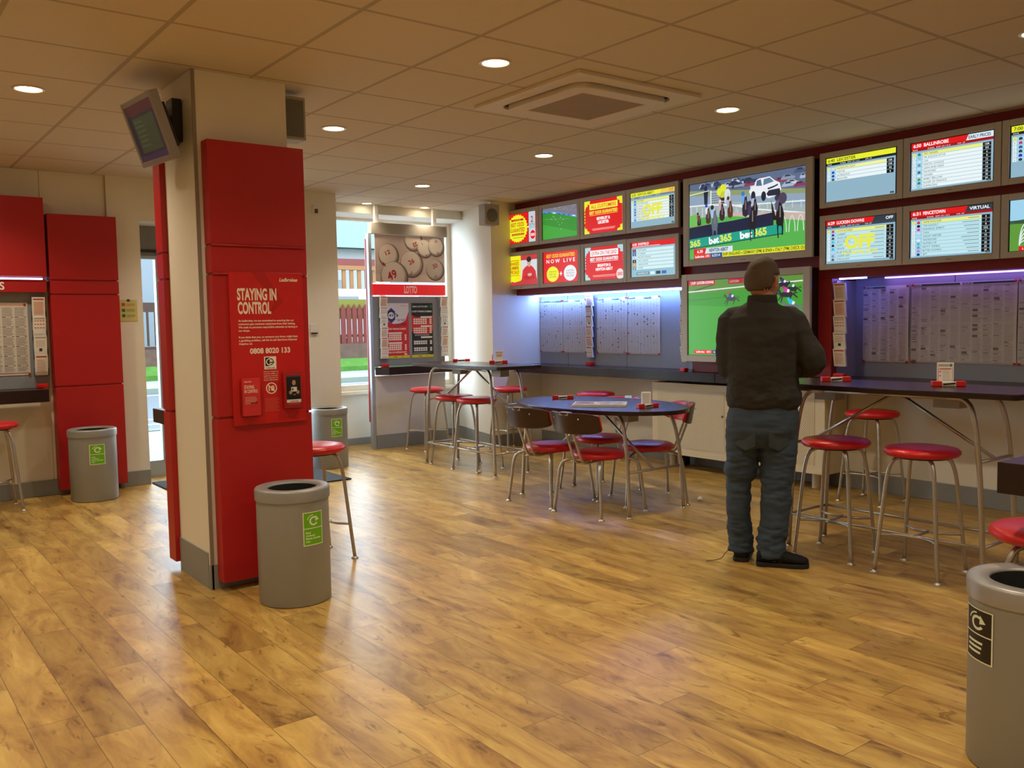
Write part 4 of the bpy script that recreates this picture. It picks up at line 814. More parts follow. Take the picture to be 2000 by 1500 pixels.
a = Art(.283, .612, 283, 612, '#17191c'); a.rect(0, 400, 283, 500, '#17191c'); a.poly([(0, 480), (60, 455), (230, 455), (283, 480), (283, 300), (230, 262), (60, 262), (0, 300)], '#cf2318')
a.ell(262, 575, 20, 20, '#1f6a44'); a.rect(10, 560, 240, 590, '#14382c'); a.text('IRISH LOTTO BET', 18, 566, 15, '#cfdcd4', w=200, bold=.04); a.text('LATEST WINNING NUMBERS', 10, 510, 18, '#e8e8e6', w=262, bold=.03)
for y0, cc in ((375, '#ecdcd6'), (272, '#ecdcd6'), (148, '#e6e6e6'), (72, '#e6e6e6')):
    a.rect(120, y0+70, 270, y0+88, '#f0ece6') if y0 > 100 else None
    for r_ in range(3 if y0 > 200 else 2):
        for c in range(6): a.rect(26+c*30, y0+r_*23, 50+c*30, y0+18+r_*23, cc)
        a.rect(238, y0+r_*23, 266, y0+18+r_*23, cc)
a.text('NEXT MILLION POUND DRAW', 40, 246, 11, '#e0e0e0', w=190, bold=.02); a.lines(12, 58, 262, 3, 9, 4, '#9a9a9a'); a.rect(0, 0, 283, 30, '#dcd820'); a.text('18+', 180, 10, 10, '#3c3a14', w=22, bold=.03); a.rect(80, 11, 130, 19, '#6d6a20')
a.build('print', p, (0, -.0006, 0), *FW)
rack((4.835, 8.644, .9005), FB, 6, .112, .10, 'clear slip rack at the left side of the LOTTO stand', 'left rack of the LOTTO stand', z0=.09)
rack((5.625, 8.644, .9005), FB, 6, .112, .10, 'clear slip rack at the right side of the LOTTO stand', 'right rack of the LOTTO stand', z0=.09)

# small wall fittings
t = thing('wall_notice', 'small yellow notice with coloured squares on the cream wall left of the door', 'notice', (2.0, 8.139, 1.435))
MB().box((0, -.004, 0), (.142, 0, .183)).build('sheet', mat('yellow_card', (.62, .56, .22), .5), t)
a = Art(.142, .183, 142, 183, None); [a.rect(14, y, 42, y+26, c) for y, c in ((130, '#c2491e'), (80, '#2e7a34'), (34, '#2e7a34'))]; [a.lines(54, y, 130, 3, 8, 3, c) for y, c in ((150, '#b0602a'), (102, '#5a7a3a'), (54, '#5a7a3a'))]; a.ell(70, 178, 15, 12, '#3a4048'); a.build('print', t, (0, -.0045, 0), *FW)
t = thing('motion_sensor', 'small white motion sensor high on the cream pier', 'sensor', (3.80, 8.129, 2.45))
MB().box((0, -.04, 0), (.055, 0, .09)).build('case', WHITEP, t, bevel=.006); MB().box((.012, -.046, .008), (.045, -.038, .05)).build('lens_window', mat('brown_lens', (.10, .06, .04), .3), t)
t = thing('wall_socket', 'white telephone socket on the cream pier above the bin', 'socket', (3.745, 8.129, 1.30))
MB().box((0, -.012, 0), (.08, 0, .085)).build('face_plate', WHITEP, t, bevel=.003); MB().box((.01, -.02, -.012), (.07, 0, -.001)).build('cable_stub', BLACKP, t)

# radiator cover
t = thing('radiator_cover', 'cream metal radiator cover with perforated panels under the counter', 'radiator cover', (6.12, 4.0, 0))
rc = MB().box((0, 0, .13), (.012, 1.83, .79)).box((.012, 0, .13), (.305, .012, .79)).box((.012, 1.818, .13), (.305, 1.83, .79)).box((.012, .012, .775), (.305, 1.818, .787)); rc.build('casing', OFFW, t, bevel=.003)
MB().box((-.004, .98, .20), (0, 1.76, .735)).build('perforated_panel', PERF, t); MB().box((-.004, .09, .20), (0, .90, .735)).build('perforated_panel', PERF, t)
MB().lathe([(.012, 0), (.012, .006), (.008, .012), (.0001, .013)], n=16).build('knob', mat('brass', (.25, .17, .06), .4, .8), t, loc=(0, 1.0, .52), rot=(0, -math.pi/2, 0))
for y in (.15, 1.68): MB().lathe([(.035, 0), (.035, .13)], n=20, c=(.12, y, 0)).build('foot', OFFW, t)
for y in (.16, 1.6): tag(MB().box((.2, y, .002), (.26, y+.05, .13)).build('pipe_box', BLACKP, t))

# ================================================================== BINS
def sticker(t, ang, r, z0, w, h, brown=False):
    bgc = '#6cba08' if not brown else '#241c10'; fg = '#eaf5dc'
    N_ = 20; rec = Art(w, h, 100, 160, bgc, lift=.00025)
    rec.rect(0, 156, 100, 160, fg); rec.rect(0, 0, 100, 4, fg); rec.rect(0, 0, 4, 160, fg); rec.rect(96, 0, 100, 160, fg); rec.rect(0, 80, 100, 84, fg)
    rec.ring(52, 116, 22, 22, 8, fg, 60, 330); rec.poly([(62, 142), (80, 120), (60, 114)], fg); rec.ring(50, 116, 32, 32, 4, fg, 90, 165, 12)
    if not brown:
        for i, s_ in enumerate(['Paper', 'Cardboard', 'Plastic Bottles', 'Cans']): rec.text(s_, 12, 58-i*14, 8.5, fg, w=5*len(s_), bold=.03)
    else: rec.lines(14, 60, 80, 3, 15, 7, fg, .4)
    o = rec.build('recycling_label', t, (0, 0, 0), (1, 0, 0), (0, -1, 0))
    bm = bmesh.new(); bm.from_mesh(o.data)
    for k in range(1, N_): bmesh.ops.bisect_plane(bm, geom=bm.verts[:]+bm.edges[:]+bm.faces[:], plane_co=(w*k/N_, 0, 0), plane_no=(1, 0, 0))
    for v in bm.verts:
        th = ang+(v.co.x-w/2)/r; rr_ = r-v.co.y+.0012; v.co = Vector((rr_*math.cos(th), rr_*math.sin(th), z0+v.co.z))
    bm.to_mesh(o.data); bm.free()
def make_bin(loc, label, ang, brown=False, h=.575, r=.183, st=(.11, .165, .30)):
    t = thing('litter_bin', label, 'bin', (*loc, 0), group='grey round litter bins' if not brown else None)
    MB().lathe([(r-.008, .003), (r-.006, .006), (r-.006, h-.055)], n=64).build('body', BINM, t)
    rm = MB(); rm.lathe([(r, h-.06), (r+.001, h-.012), (r-.004, h-.003), (r-.012, h), (.124, h-.004), (.120, h-.010), (.120, h-.06)], n=64); rm.sm = [True]*len(rm.sm)
    # open ring: drop both end caps
    rm.f, rm.m, rm.sm = [f for f in rm.f if len(f) < 60], [m for f, m in zip(rm.f, rm.m) if len(f) < 60], [True]*len([f for f in rm.f if len(f) < 60]); rm.build('rim', BINRIM if brown else mat('grey_bin_rim', (.31, .315, .31), .42, .3), t)
    MB().lathe([(.119, h-.2), (.119, h-.012)], n=48).build('liner', DARKIN, t)
    sticker(t, ang, r-.006, st[2], st[0], st[1], brown)
    return t
bn = {}
make_bin((1.80, 4.18), 'grey bin with green recycling label in front of the pillar', math.radians(-81))
make_bin((1.645, 7.74), 'grey bin with green recycling label before the tall red panel', math.radians(-92), st=(.115, .16, .30))
make_bin((3.80, 7.90), 'grey bin with green recycling label beside the cream pier, behind the pillar', math.radians(-90), st=(.11, .17, .31))
make_bin((2.84, 1.14), 'large grey bin with silver rim cut by the right edge of the picture', math.radians(146), True, st=(.13, .16, .33))
for o in bpy.data.objects:      # liners must be open at the top
    if o.name.startswith('liner'):
        bm = bmesh.new(); bm.from_mesh(o.data); top = [f for f in bm.faces if len(f.verts) > 40 and f.calc_center_median().z > .5]
        bmesh.ops.delete(bm, geom=top, context='FACES'); bm.to_mesh(o.data); bm.free()
    if o.name.startswith('body'):
        bm = bmesh.new(); bm.from_mesh(o.data); top = [f for f in bm.faces if len(f.verts) > 40 and f.calc_center_median().z > .4]
        bmesh.ops.delete(bm, geom=top, context='FACES'); bm.to_mesh(o.data); bm.free()

# ================================================================== FURNITURE
def foot(leg, x, y): MB().lathe([(.021, .001), (.021, .005), (.012, .009), (.0105, .014)], c=(x, y, 0), n=16).build('foot_pad', MT['satin_steel'], leg)
stool0 = None
def make_stool():
    t = thing('bar_stool', '', 'stool', group='round red bar stools')
    MB().lathe([(.150, .628), (.178, .632), (.190, .645), (.189, .658), (.176, .670), (.13, .678), (.06, .681), (.0001, .682)], n=44).build('seat', LEATHER, t)
    MB().lathe([(.14, .620), (.14, .629)], n=32).build('seat_base', BLACKP, t)
    for sx, sy in ((1, 1), (1, -1), (-1, 1), (-1, -1)):
        mb = MB().tube(curve_pts([(sx*.075, sy*.075, .619), (sx*.105, sy*.105, .60), (sx*.125, sy*.125, .52), (sx*.14, sy*.14, .35), (sx*.152, sy*.152, .2), (sx*.168, sy*.168, .006)], 4), .0105)
        foot(mb.build('leg', STEEL, t), sx*.168, sy*.168)
    for a, b, ax in (((-.15, -.15), (-.15, .15), 0), ((.15, -.15), (.15, .15), 0)):
        s_ = -1 if a[0] < 0 else 1
        MB().tube(curve_pts([(a[0], a[1], .205), (s_*.095, -.07, .205), (s_*.095, .07, .205), (b[0], b[1], .205)], 5), .0075).build('footrest', STEEL, t)
    MB().tube([(-.105, 0, .205), (.105, 0, .205)], .0075).build('footrest', STEEL, t)
    return t
stool0 = make_stool()
stools = [((4.56, 2.40), .05, 'red bar stool at the high table nearest the camera, right of the man'),
          ((4.555, 2.905), .15, 'red bar stool tucked at the high table directly beside the man'),
          ((6.075, 3.575), 0, 'red bar stool under the wall counter behind the right high table'),
          ((5.92, 6.40), .2, 'red bar stool under the wall counter behind the oval table, left of the radiator cover'),
          ((5.80, 7.62), 0, 'red bar stool under the wall counter in the far corner'),
          ((5.155, 8.27), .1, 'red bar stool at the shelf of the LOTTO stand'),
          ((4.80, 7.20), .1, 'red bar stool at the far high table, left of the pair'),
          ((4.775, 6.79), .15, 'red bar stool at the far high table, right of the pair'),
          ((2.22, 4.84), 0, 'red bar stool half hidden behind the pillar'),
          ((.94, 7.77), 0, 'red bar stool at the left edge of the picture'),
          ((3.13, 1.20), .3, 'red bar stool cut by the right edge behind the large bin')]
for i, (p, rz, lab) in enumerate(stools):
    if i == 0: stool0.location = (*p, 0); stool0.rotation_euler = (0, 0, rz); stool0['label'] = lab
    else: dup(stool0, (*p, 0), rz, lab)

def make_chair():
    t = thing('dining_chair', '', 'chair', group='red chairs round the oval table')
    MB().lathe([(.150, .392), (.182, .396), (.200, .412), (.198, .428), (.178, .442), (.12, .450), (.05, .453), (.0001, .453)], n=44).build('seat', LEATHER, t)
    # legs (front first), arched out from under the seat
    for sx, sy in ((1, 1), (1, -1), (-1, 1), (-1, -1)):
        mb = MB().tube(curve_pts([(sx*.07, sy*.06, .384), (sx*.13, sy*.125, .388), (sx*.185, sy*.18, .365), (sx*.205, sy*.2, .31), (sx*.215, sy*.212, .2), (sx*.232, sy*.235, .006)], 4), .0105)
        foot(mb.build('leg', STEEL, t), sx*.232, sy*.235)
    MB().box((-.09, -.08, .380), (.09, .08, .393)).build('seat_bracket', BLACKP, t)
    fr = MB()
    loop = [(-.06, -.036, .378), (-.17, -.036, .372), (-.215, -.036, .395), (-.245, -.036, .46), (-.30, -.036, .60), (-.345, -.036, .735)]
    fr.tube(curve_pts(loop, 4), .0088); fr.tube(curve_pts([(x, -y, z) for x, y, z in loop], 4), .0088)
    fr.box((-.356, -.042, .722), (-.315, .042, .744)); fr.build('back_frame', STEEL, t)
    def shell(off, thick, hw, z0, z1, m, name, bev):
        n = 18; vs = []; fs = []
        for side in (0, 1):
            for j in range(9):
                v_ = j/8
                for i in range(n+1):
                    u = -1+2*i/n; x = -.318+off-(.0 if side else thick)+.10*u*u-.035*(v_-.5)*0-.03*v_
                    # rounded corners
                    zc = (z0+z1)/2; hh = (z1-z0)/2*(1-.28*abs(u)**6)
                    vs.append((x, u*hw*(1-.02*abs(v_-.5)**3), zc+(v_*2-1)*hh))
        m_ = n+1
        for j in range(8):
            for i in range(n):
                a_ = j*m_+i; fs.append((a_, a_+m_, a_+m_+1, a_+1)); o_ = 9*m_; fs.append((o_+a_, o_+a_+1, o_+a_+m_+1, o_+a_+m_))
        o_ = 9*m_
        for i in range(n): fs.append((i, i+1, o_+i+1, o_+i)); fs.append((8*m_+i+1, 8*m_+i, o_+8*m_+i, o_+8*m_+i+1))
        for j in range(8): fs.append((j*m_, o_+j*m_, o_+(j+1)*m_, (j+1)*m_)); fs.append((j*m_+n, (j+1)*m_+n, o_+(j+1)*m_+n, o_+j*m_+n))
        MB().add(vs, fs, 0, True).build(name, m, t, bevel=bev)
    shell(.0, .012, .232, .592, .742, mat('brown_shell', (.045, .018, .012), .35), 'back_shell', .003)
    shell(.024, .022, .225, .597, .738, LEATHER, 'back_pad', .008)
    for y in (-.12, .12): MB().ball((-.361+.027, y, .70), (.004, .006, .006), 10).build('bolt', STEEL, t)
    return t
chair0 = make_chair()
for i, (p, rz, lab) in enumerate([((4.345, 4.66), .06, 'red seated chair at the oval table nearest the camera, brown back towards us'),
                                   ((4.335, 5.19), .08, 'red seated chair at the oval table, left of the nearest chair'),
                                   ((4.88, 4.70), math.radians(150), 'red seated chair at the right end of the oval table, red back rest showing'),
                                   ((4.92, 5.27), math.radians(178), 'red seated chair on the far side of the oval table, mostly hidden')]):
    if i == 0: chair0.location = (*p, 0); chair0.rotation_euler = (0, 0, rz); chair0['label'] = lab
    else: dup(chair0, (*p, 0), rz, lab)

def table(name, label, loc, outline, h, ry, rx, z_end, z_rail=None, th=.03, splay=(.05, .12), brace=True):
    """long axis along y. rx, ry: half spread of the feet"""
    t = thing(name, label, 'table', (*loc, 0))
    MB().prism(outline, h-th, h).build('tabletop', WENGE, t, bevel=.004)
    for sx in (-1, 1):
        for sy in (-1, 1):
            tx, ty = sx*(rx-.03), sy*(ry-splay[1])
            P = [(tx-sx*.0, ty-sy*.09, h-th-.012), (tx, ty, h-th-.022), (tx+sx*.012, ty+sy*.05, h-th-.11), (sx*(rx-.008), sy*(ry-.03), h*.55), (sx*rx, sy*ry, .006)]
            mb = MB().tube(curve_pts(P, 5), .0135); foot(mb.build('leg', STEEL, t), sx*rx, sy*ry)
    rail = MB()
    for sx in (-1, 1): rail.tube([(sx*(rx-.03), -ry+splay[1]+.05, h-th-.012), (sx*(rx-.03), ry-splay[1]-.05, h-th-.012)], .010)
    rail.tube([(-rx+.03, 0, h-th-.012), (rx-.03, 0, h-th-.012)], .010); rail.build('top_rail', STEEL, t)
    for sy in (-1, 1):
        ye = sy*(ry-.035); MB().tube([(-rx+.004, ye, z_end), (rx-.004, ye, z_end)], .0095).build('cross_bar', STEEL, t)
        if brace: MB().tube([(0, sy*.02, h-th-.02), (0, ye, z_end)], .0095).build('brace', STEEL, t)
    if z_rail:
        for sx in (-1, 1): MB().tube([(sx*rx, -ry+.01, z_rail), (sx*rx, ry-.01, z_rail)], .0085).build('foot_rail', STEEL, t)
        for sy in (-1, 1): MB().tube([(-rx, sy*(ry-.01), z_rail), (rx, sy*(ry-.01), z_rail)], .0085).build('foot_rail', STEEL, t)
    return t
def rounded(hx, hy, r, bulge=.0, n=6):
    pts = []
    for cx, cy, a0 in ((hx-r, hy-r, 0), (-hx+r, hy-r, 90), (-hx+r, -hy+r, 180), (hx-r, -hy+r, 270)):
        for k in range(n):
            a_ = math.radians(a0+90*k/(n-1)); x, y = cx+r*math.cos(a_), cy+r*math.sin(a_); pts.append((x, y))
    # bulged long sides
    out = []
    for i, (x, y) in enumerate(pts):
        out.append((x, y)); nx_ = pts[(i+1) % len(pts)]
        if abs(nx_[1]-y) > hy:
            for k in range(1, 10):
                q = k/10; out.append((x+(nx_[0]-x)*q+math.copysign(bulge*math.sin(math.pi*q), x), y+(nx_[1]-y)*q))
    return out
def boxes_under(t, lst, h):
    for x, y in lst: MB().box((x-.05, y-.07, h-.105), (x+.05, y+.07, h-.031)).build('pen_box', mat('grey_box', (.33, .33, .31), .5), t, bevel=.002)
t = table('high_table', 'dark topped high table with steel legs near the LOTTO stand', (4.81, 6.88), rounded(.25, .74, .04, .03), .985, .57, .185, .63, .2); boxes_under(t, [(.02, .25), (.0, -.42)], .985)
t = table('high_table', 'dark topped high table with steel legs beside the standing man', (4.70, 2.62), rounded(.25, .74, .04, .03), .985, .57, .185, .63, .2); boxes_under(t, [(.0, .42), (.0, -.3)], .985)
t = table('oval_table', 'low oval table with dark top and four red chairs', (4.60, 4.94), [(.475*math.cos(2*math.pi*k/64), .80*math.sin(2*math.pi*k/64)) for k in range(64)], .747, .60, .275, .31, None); boxes_under(t, [(-.05, -.35), (0, .42)], .747)
# near counter at the right edge
t = thing('end_counter', 'dark brown counter end jutting in at the right edge of the picture', 'counter', (2.93, .9, 0))
MB().box((0, -.9, .80), (1.5, .395, .9)).build('worktop', WENGE, t, bevel=.002)
MB().box((.55, -.6, 0), (.62, .2, .80)).build('support', WENGE, t)

# table items
def pen_block(x, y, z, rz, label):
    t = thing('pen_holder', label, 'pen holder', (x, y, z), rz, 'red and white pen holders on the tables')
    for x in (-.085, .035): MB().box((x, -.02, 0), (x+.05, .02, .028)).build('red_end', PLASTR, t, bevel=.003)
    MB().box((-.035, -.019, 0), (.035, .019, .024)).build('white_middle', WHITEP, t, bevel=.002)
    MB().tube([(-.03, -.0215, .012), (.03, -.0215, .018)], .004).build('pen', BLACKP, t); return t
VA = math.radians(-37)
pen_block(4.66, 5.42, .7475, -.75, 'red ended pen holder at the left end of the oval table')
pen_block(4.60, 4.43, .7475, -.2, 'red ended pen holder at the right end of the oval table behind the white leaflets')
pen_block(4.98, 7.33, .9855, -.6, 'red ended pen holder at the left of the far high table')
pen_block(4.97, 6.70, .9855, -.65, 'red ended pen holder with a card pot on the far high table')
pen_block(4.745, 3.03, .9855, -.7, 'red ended pen holder near the standing man on the right high table')
pen_block(4.77, 2.37, .9855, -.85, 'red ended pen holder under the card stand on the right high table')
def card(name, x, y, z, rz, w, h, d, label, art=None):
    t = thing(name, label, 'leaflets' if name != 'card_stand' else 'card', (x, y, z), rz)
    MB().box((-w/2, 0, 0), (w/2, d, h)).build('sheets', PAPER, t, bevel=.0008)
    if art: art.build('print', t, (-w/2, -.0006, 0), *FW)
    return t
a = Art(.085, .125, 85, 125, None); a.rect(6, 104, 60, 116, '#b9b0a6'); a.ell(70, 110, 8, 8, '#6b7a72'); a.rect(6, 6, 8, 98, '#c23a30'); a.rect(77, 6, 79, 98, '#c23a30'); a.rect(12, 88, 72, 93, '#c8504a'); a.lines(28, 80, 72, 9, 8, 2, '#b0a8a0'); a.rect(12, 72, 20, 78, '#c8504a'); a.rect(12, 50, 20, 56, '#c8504a')
card('card_stand', 4.797, 2.400, .9865, -.85, .085, .125, .004, 'upright white offer card behind the pen holder on the right high table', a)
a = Art(.06, .10, 60, 100, None); a.lines(5, 92, 55, 12, 7, 1.8, '#a8a39c', .1)
card('leaflet_stack', 4.625, 4.462, .7485, -.6, .066, .105, .03, 'upright stack of white leaflets on the oval table', a)
a = Art(.07, .11, 70, 110, None); a.lines(8, 85, 62, 3, 10, 5, '#b06a5a', .1); a.rect(4, 96, 66, 106, '#b9aea0')
card('leaflet_stack', 5.00, 6.725, .9865, -.65, .07, .115, .02, 'stack of white slips standing in the pen holder on the far high table', a)
tag(MB().tube([(4.945, 6.76, .986), (4.946, 6.76, 1.07)], .004).build('red_pencil', PLASTR), 'thin red pencil standing upright on the far high table', 'pencil')
tag(MB().hull([(4.84, 7.18, .9862), (4.94, 7.12, .9862), (5.02, 7.24, .9862), (4.91, 7.31, .9862)], [(4.84, 7.18, .9885), (4.94, 7.12, .9885), (5.02, 7.24, .9885), (4.91, 7.31, .9885)]).build('loose_paper', PAPER), 'loose white paper lying on the far high table', 'paper')
# newspaper
t = thing('folded_newspaper', 'folded newspaper lying on the oval table', 'newspaper', (4.50, 4.82, .7478), math.radians(-47))
mb = MB()
for k in range(5): mb.box((-.20+.003*k, -.145+.004*k, .0025*k), (.20-.002*k, .145-.003*k, .0025*k+.002))
mb.build('pages', mat('newsprint_light', (.62, .57, .52), .8), t)
a = Art(.39, .27, 390, 270, '#cfc6bd', lift=.0002); rr = random.Random(4); a.rect(10, 225, 210, 255, '#c9402e'); a.text('NEWS', 220, 225, 28, '#3c3a3e', w=90, bold=.03); a.rect(10, 90, 150, 215, '#7a6f74'); a.ell(80, 160, 40, 45, '#4c4348'); a.rect(170, 130, 380, 215, '#a59b98'); a.poly([(180, 130), (240, 205), (300, 150), (350, 190), (370, 130)], '#5e6a68')
for c in range(4): a.lines(10+c*94, 80 if c < 2 else 120, 96+c*94, 8 if c < 2 else 12, 9, 3, '#857d78')
o = a.build('print', t, (-.192, -.133, .0130), (1, 0, 0), (0, 0, 1))
# litter on the floor
def litter(x, y, label, seed):
    rr = random.Random(seed); mb = MB().ball((0, 0, .016), (.02, .016, .014), 10)
    mb.v = [(p[0]*(.6+.8*rr.random()), p[1]*(.6+.8*rr.random()), max(.001, p[2]*(.7+.6*rr.random()))) for p in mb.v]; mb.sm = [False]*len(mb.sm)
    tag(mb.build('crumpled_paper', PAPER, loc=(x, y, 0)), label, 'litter')
litter(5.154, 4.426, 'crumpled paper scrap on the floor right of the oval table', 1); litter(4.65, 6.586, 'tiny crumpled paper scrap on the floor under the far high table', 2)

# ================================================================== THE MAN
def noise_disp(me, amp, scale, stretch=(1, 1, 1), zfun=None):
    n = len(me.vertices); nr = [0.0]*(3*n); me.vertex_normals.foreach_get('vector', nr); co = [0.0]*(3*n); me.vertices.foreach_get('co', co)
    for i in range(n):
        c = Vector(co[3*i:3*i+3]); p = Vector((c.x*stretch[0], c.y*stretch[1], c.z*stretch[2]))*scale
        k = (1 if zfun is None else zfun(c))*(noise.noise(p)+.5*noise.noise(p*2.1+Vector((3, 7, 1))))*amp
        for q in range(3): co[3*i+q] += nr[3*i+q]*k
    me.vertices.foreach_set('co', co); me.update()
def fuse(mb, name, m, parent, vox, smooth=4, disp=None):
    me = mb.mesh(name, m); o = bpy.data.objects.new('tmp', me); COL.objects.link(o)
    r = o.modifiers.new('r', 'REMESH'); r.mode = 'VOXEL'; r.voxel_size = vox; r.use_smooth_shade = True
    s_ = o.modifiers.new('s', 'SMOOTH'); s_.factor = .5; s_.iterations = smooth
    bpy.context.view_layer.update(); dg = bpy.context.evaluated_depsgraph_get()
    nm = bpy.data.meshes.new_from_object(o.evaluated_get(dg)); bpy.data.objects.remove(o)
    nm.name = name; nm.materials.clear(); nm.materials.append(m)
    if disp: disp(nm)
    nm.polygons.foreach_set('use_smooth', [True]*len(nm.polygons))
    ob = bpy.data.objects.new(name, nm); COL.objects.link(ob); ob.parent = parent; return ob
def rings(mb, R_, n=28, p=2.3):
    out = []
    for z, cx, cy, rx, ry in R_:
        out.append([(cx+rx*math.copysign(abs(math.cos(2*math.pi*k/n))**(2/p), math.cos(2*math.pi*k/n)), cy+ry*math.copysign(abs(math.sin(2*math.pi*k/n))**(2/p), math.sin(2*math.pi*k/n)), z) for k in range(n)])
    return mb.loft(out)
man = thing('person', 'man standing with his back to us in a dark jacket and blue jeans', 'person', (4.115, 3.085, 0), math.radians(-53.2))
SKIN = mat('skin', (.50, .25, .16), .5, var=(30, .08)); HAIR = mat('brown_hair', (.10, .064, .036), .7, var=(200, .35), bump=(600, .6))
JACK = mat('charcoal_jacket', (.022, .020, .016), .85, var=(12, .2), bump=(90, .25)); JEAN = mat('dark_denim', (.034, .056, .090), .85, var=(9, .35), bump=(700, .35)); SHOE = mat('black_shoe', (.006, .006, .006), .75, spec=.25)
HM = Matrix.Translation((.004, .012, 1.584)) @ Matrix.Scale(1.07, 4) @ Matrix.Rotation(math.radians(-30), 4, 'Z') @ Matrix.Rotation(math.radians(-3), 4, 'X')
b = MB()
b.ball((0, 0, 0), (.074, .092, .108), 24, M=HM); b.ball((0, .022, -.055), (.056, .064, .062), 20, M=HM); b.ball((0, -.03, -.01), (.070, .07, .085), 20, M=HM)      # skull, jaw
b.ball((0, .096, -.022), (.013, .018, .024), 12, M=HM); b.ball((0, .090, .002), (.009, .012, .028), 10, M=HM)            # nose
b.ball((0, .083, -.058), (.023, .009, .006), 12, M=HM)
for s_ in (-1, 1): b.ball((s_*.031, .0755, .0155), (.016, .012, .0045), 12, M=HM); b.ball((s_*.031, .0745, .0005), (.015, .011, .004), 12, M=HM); b.ball((0, .081, -.069), (.020, .010, .006), 12, M=HM); b.ball((0, .072, -.098), (.022, .018, .016), 12, M=HM)   # lips, chin
b.ball((0, .078, .026), (.05, .016, .010), 12, M=HM)
for s_ in (-1, 1):
    b.ball((s_*.079, -.006, -.020), (.010, .019, .032), 12, M=HM); b.ball((s_*.087, -.014, -.008), (.006, .016, .020), 10, M=HM)
    b.ball((s_*.030, .046, -.036), (.034, .032, .036), 14, M=HM)
b.tube([(-.005, -.012, 1.40), (.0, -.006, 1.47), (.002, .006, 1.56)], [.068, .060, .056], 18)
rings(b, [(.86, 0, 0, .14, .10), (.95, 0, 0, .14, .10), (1.1, 0, 0, .15, .10), (1.25, -.01, 0, .17, .10), (1.36, -.02, 0, .16, .09), (1.42, -.02, 0, .10, .07)])
shl, ell, wrl = (-.165, .0, 1.345), (-.170, .015, 1.09), (-.045, .235, 1.075)
shr, elr, wrr = (.155, .0, 1.345), (.262, -.01, 1.125), (.10, .225, 1.085)
for a_, e_, w_ in ((shl, ell, wrl), (shr, elr, wrr)): b.tube([a_, e_, w_], [.045, .038, .027], 14)
# hands: palms, five fingers each, closed round pen and slip
def hand(mb, w_, d, side):
    w_ = Vector(w_); d = Vector(d).normalized(); up = Vector((0, 0, 1)); sd = d.cross(up).normalized()*side
    pc = w_+d*.045
    mb.tube([w_-d*.01, w_+d*.03, w_+d*.06], [.026, .030, .024], 14)
    mb.tube([w_+d*.05-sd*.034, w_+d*.052+sd*.032], [.015, .013], 14)
    tips = []
    for k, (ln, o_) in enumerate(((.070, -.034), (.078, -.0115), (.072, .011), (.058, .0325))):
        b0 = w_+d*.078+sd*o_; c = ln
        pts = [b0-d*.02, b0, b0+d*c*.42-up*c*.08, b0+d*c*.62-up*c*.36-sd*.0, b0+d*c*.52-up*c*.62]
        mb.tube(pts, [.0092, .0085, .0082, .0078, .0070], 10); tips.append(pts[-1])
    t0 = w_+d*.02-sd*.028; mb.tube([t0, t0+d*.022-sd*.012-up*.008, t0+d*.05-sd*.006-up*.02, t0+d*.068+sd*.006-up*.03], [.013, .0115, .010, .0085], 10)
    return w_+d*.105-up*.03
pl_ = hand(b, wrl, (.55, .83, -.02), -1); pr_ = hand(b, wrr, (-.35, .93, -.02), 1)
rings(b, [(.70, 0, 0, .13, .09), (.78, 0, 0, .155, .11), (.88, 0, 0, .14, .10)])
LL = [(-.085, 0, .80), (-.105, .01, .57), (-.125, .02, .45), (-.128, .0, .25), (-.118, .02, .06)]
LR = [(.08, 0, .80), (.085, -.02, .57), (.078, -.03, .45), (.068, -.06, .25), (.052, -.075, .06)]
for L_ in (LL, LR): b.tube(L_, [.085, .062, .052, .045, .036], 16)
b.ball((-.115, .06, .045), (.036, .09, .03), 12); b.ball((.10, -.095, .045), (.09, .036, .03), 12)
fuse(b, 'body', SKIN, man, .0042, 5)
for s_ in (-1, 1):
    e = MB().ball((s_*.031, .0745, .008), (.0115, .010, .0085), 14, M=HM); eo = e.build('eye', mat('eye_white', (.7, .68, .64), .2), man)
    MB().ball((s_*.031, .0835, .008), (.0045, .0022, .0045), 10, M=HM).build('iris', mat('brown_iris', (.05, .03, .02), .2), eo)
    MB().tube([HM @ Vector(p) for p in ((s_*.015, .093, .030), (s_*.031, .092, .034), (s_*.048, .082, .030))], [.003, .004, .002], 8).build('eyebrow', HAIR, man)
# short hair: shell over crown, back and sides down to the nape, leaving the face and the ears clear
h = MB(); n = 40; vs = []; keep = []
cap = MB().ball((0, -.006, .006), (.081, .099, .112), 48).f
hb = MB().ball((0, -.004, .007), (.0805, .0975, .1095), 48); hb.ball((0, -.036, -.008), (.0765, .072, .090), 36)
def hair_keep(c):
    x, y, z = c
    if z < -.070: return False
    front = .052+.0*z if z > .058 else .030 if z > .0 else -.012
    if abs(x) > .05 and z < .022 and y > -.034: return False
    if z < -.064+.4*max(0, abs(x)-.03)+.010*noise.noise(Vector((x*60, y*60, 0))): return False
    return y < front or (z > .070 and y < .085)
hv = hb.v; ff = [f for f in hb.f if hair_keep([sum(hv[i][k] for i in f)/len(f) for k in range(3)])]
h.add([HM @ Vector(p) for p in hv], ff, 0, True)
ho = h.build('hair', HAIR, man); so = ho.modifiers.new('s', 'SOLIDIFY'); so.thickness = .006; so.offset = 0
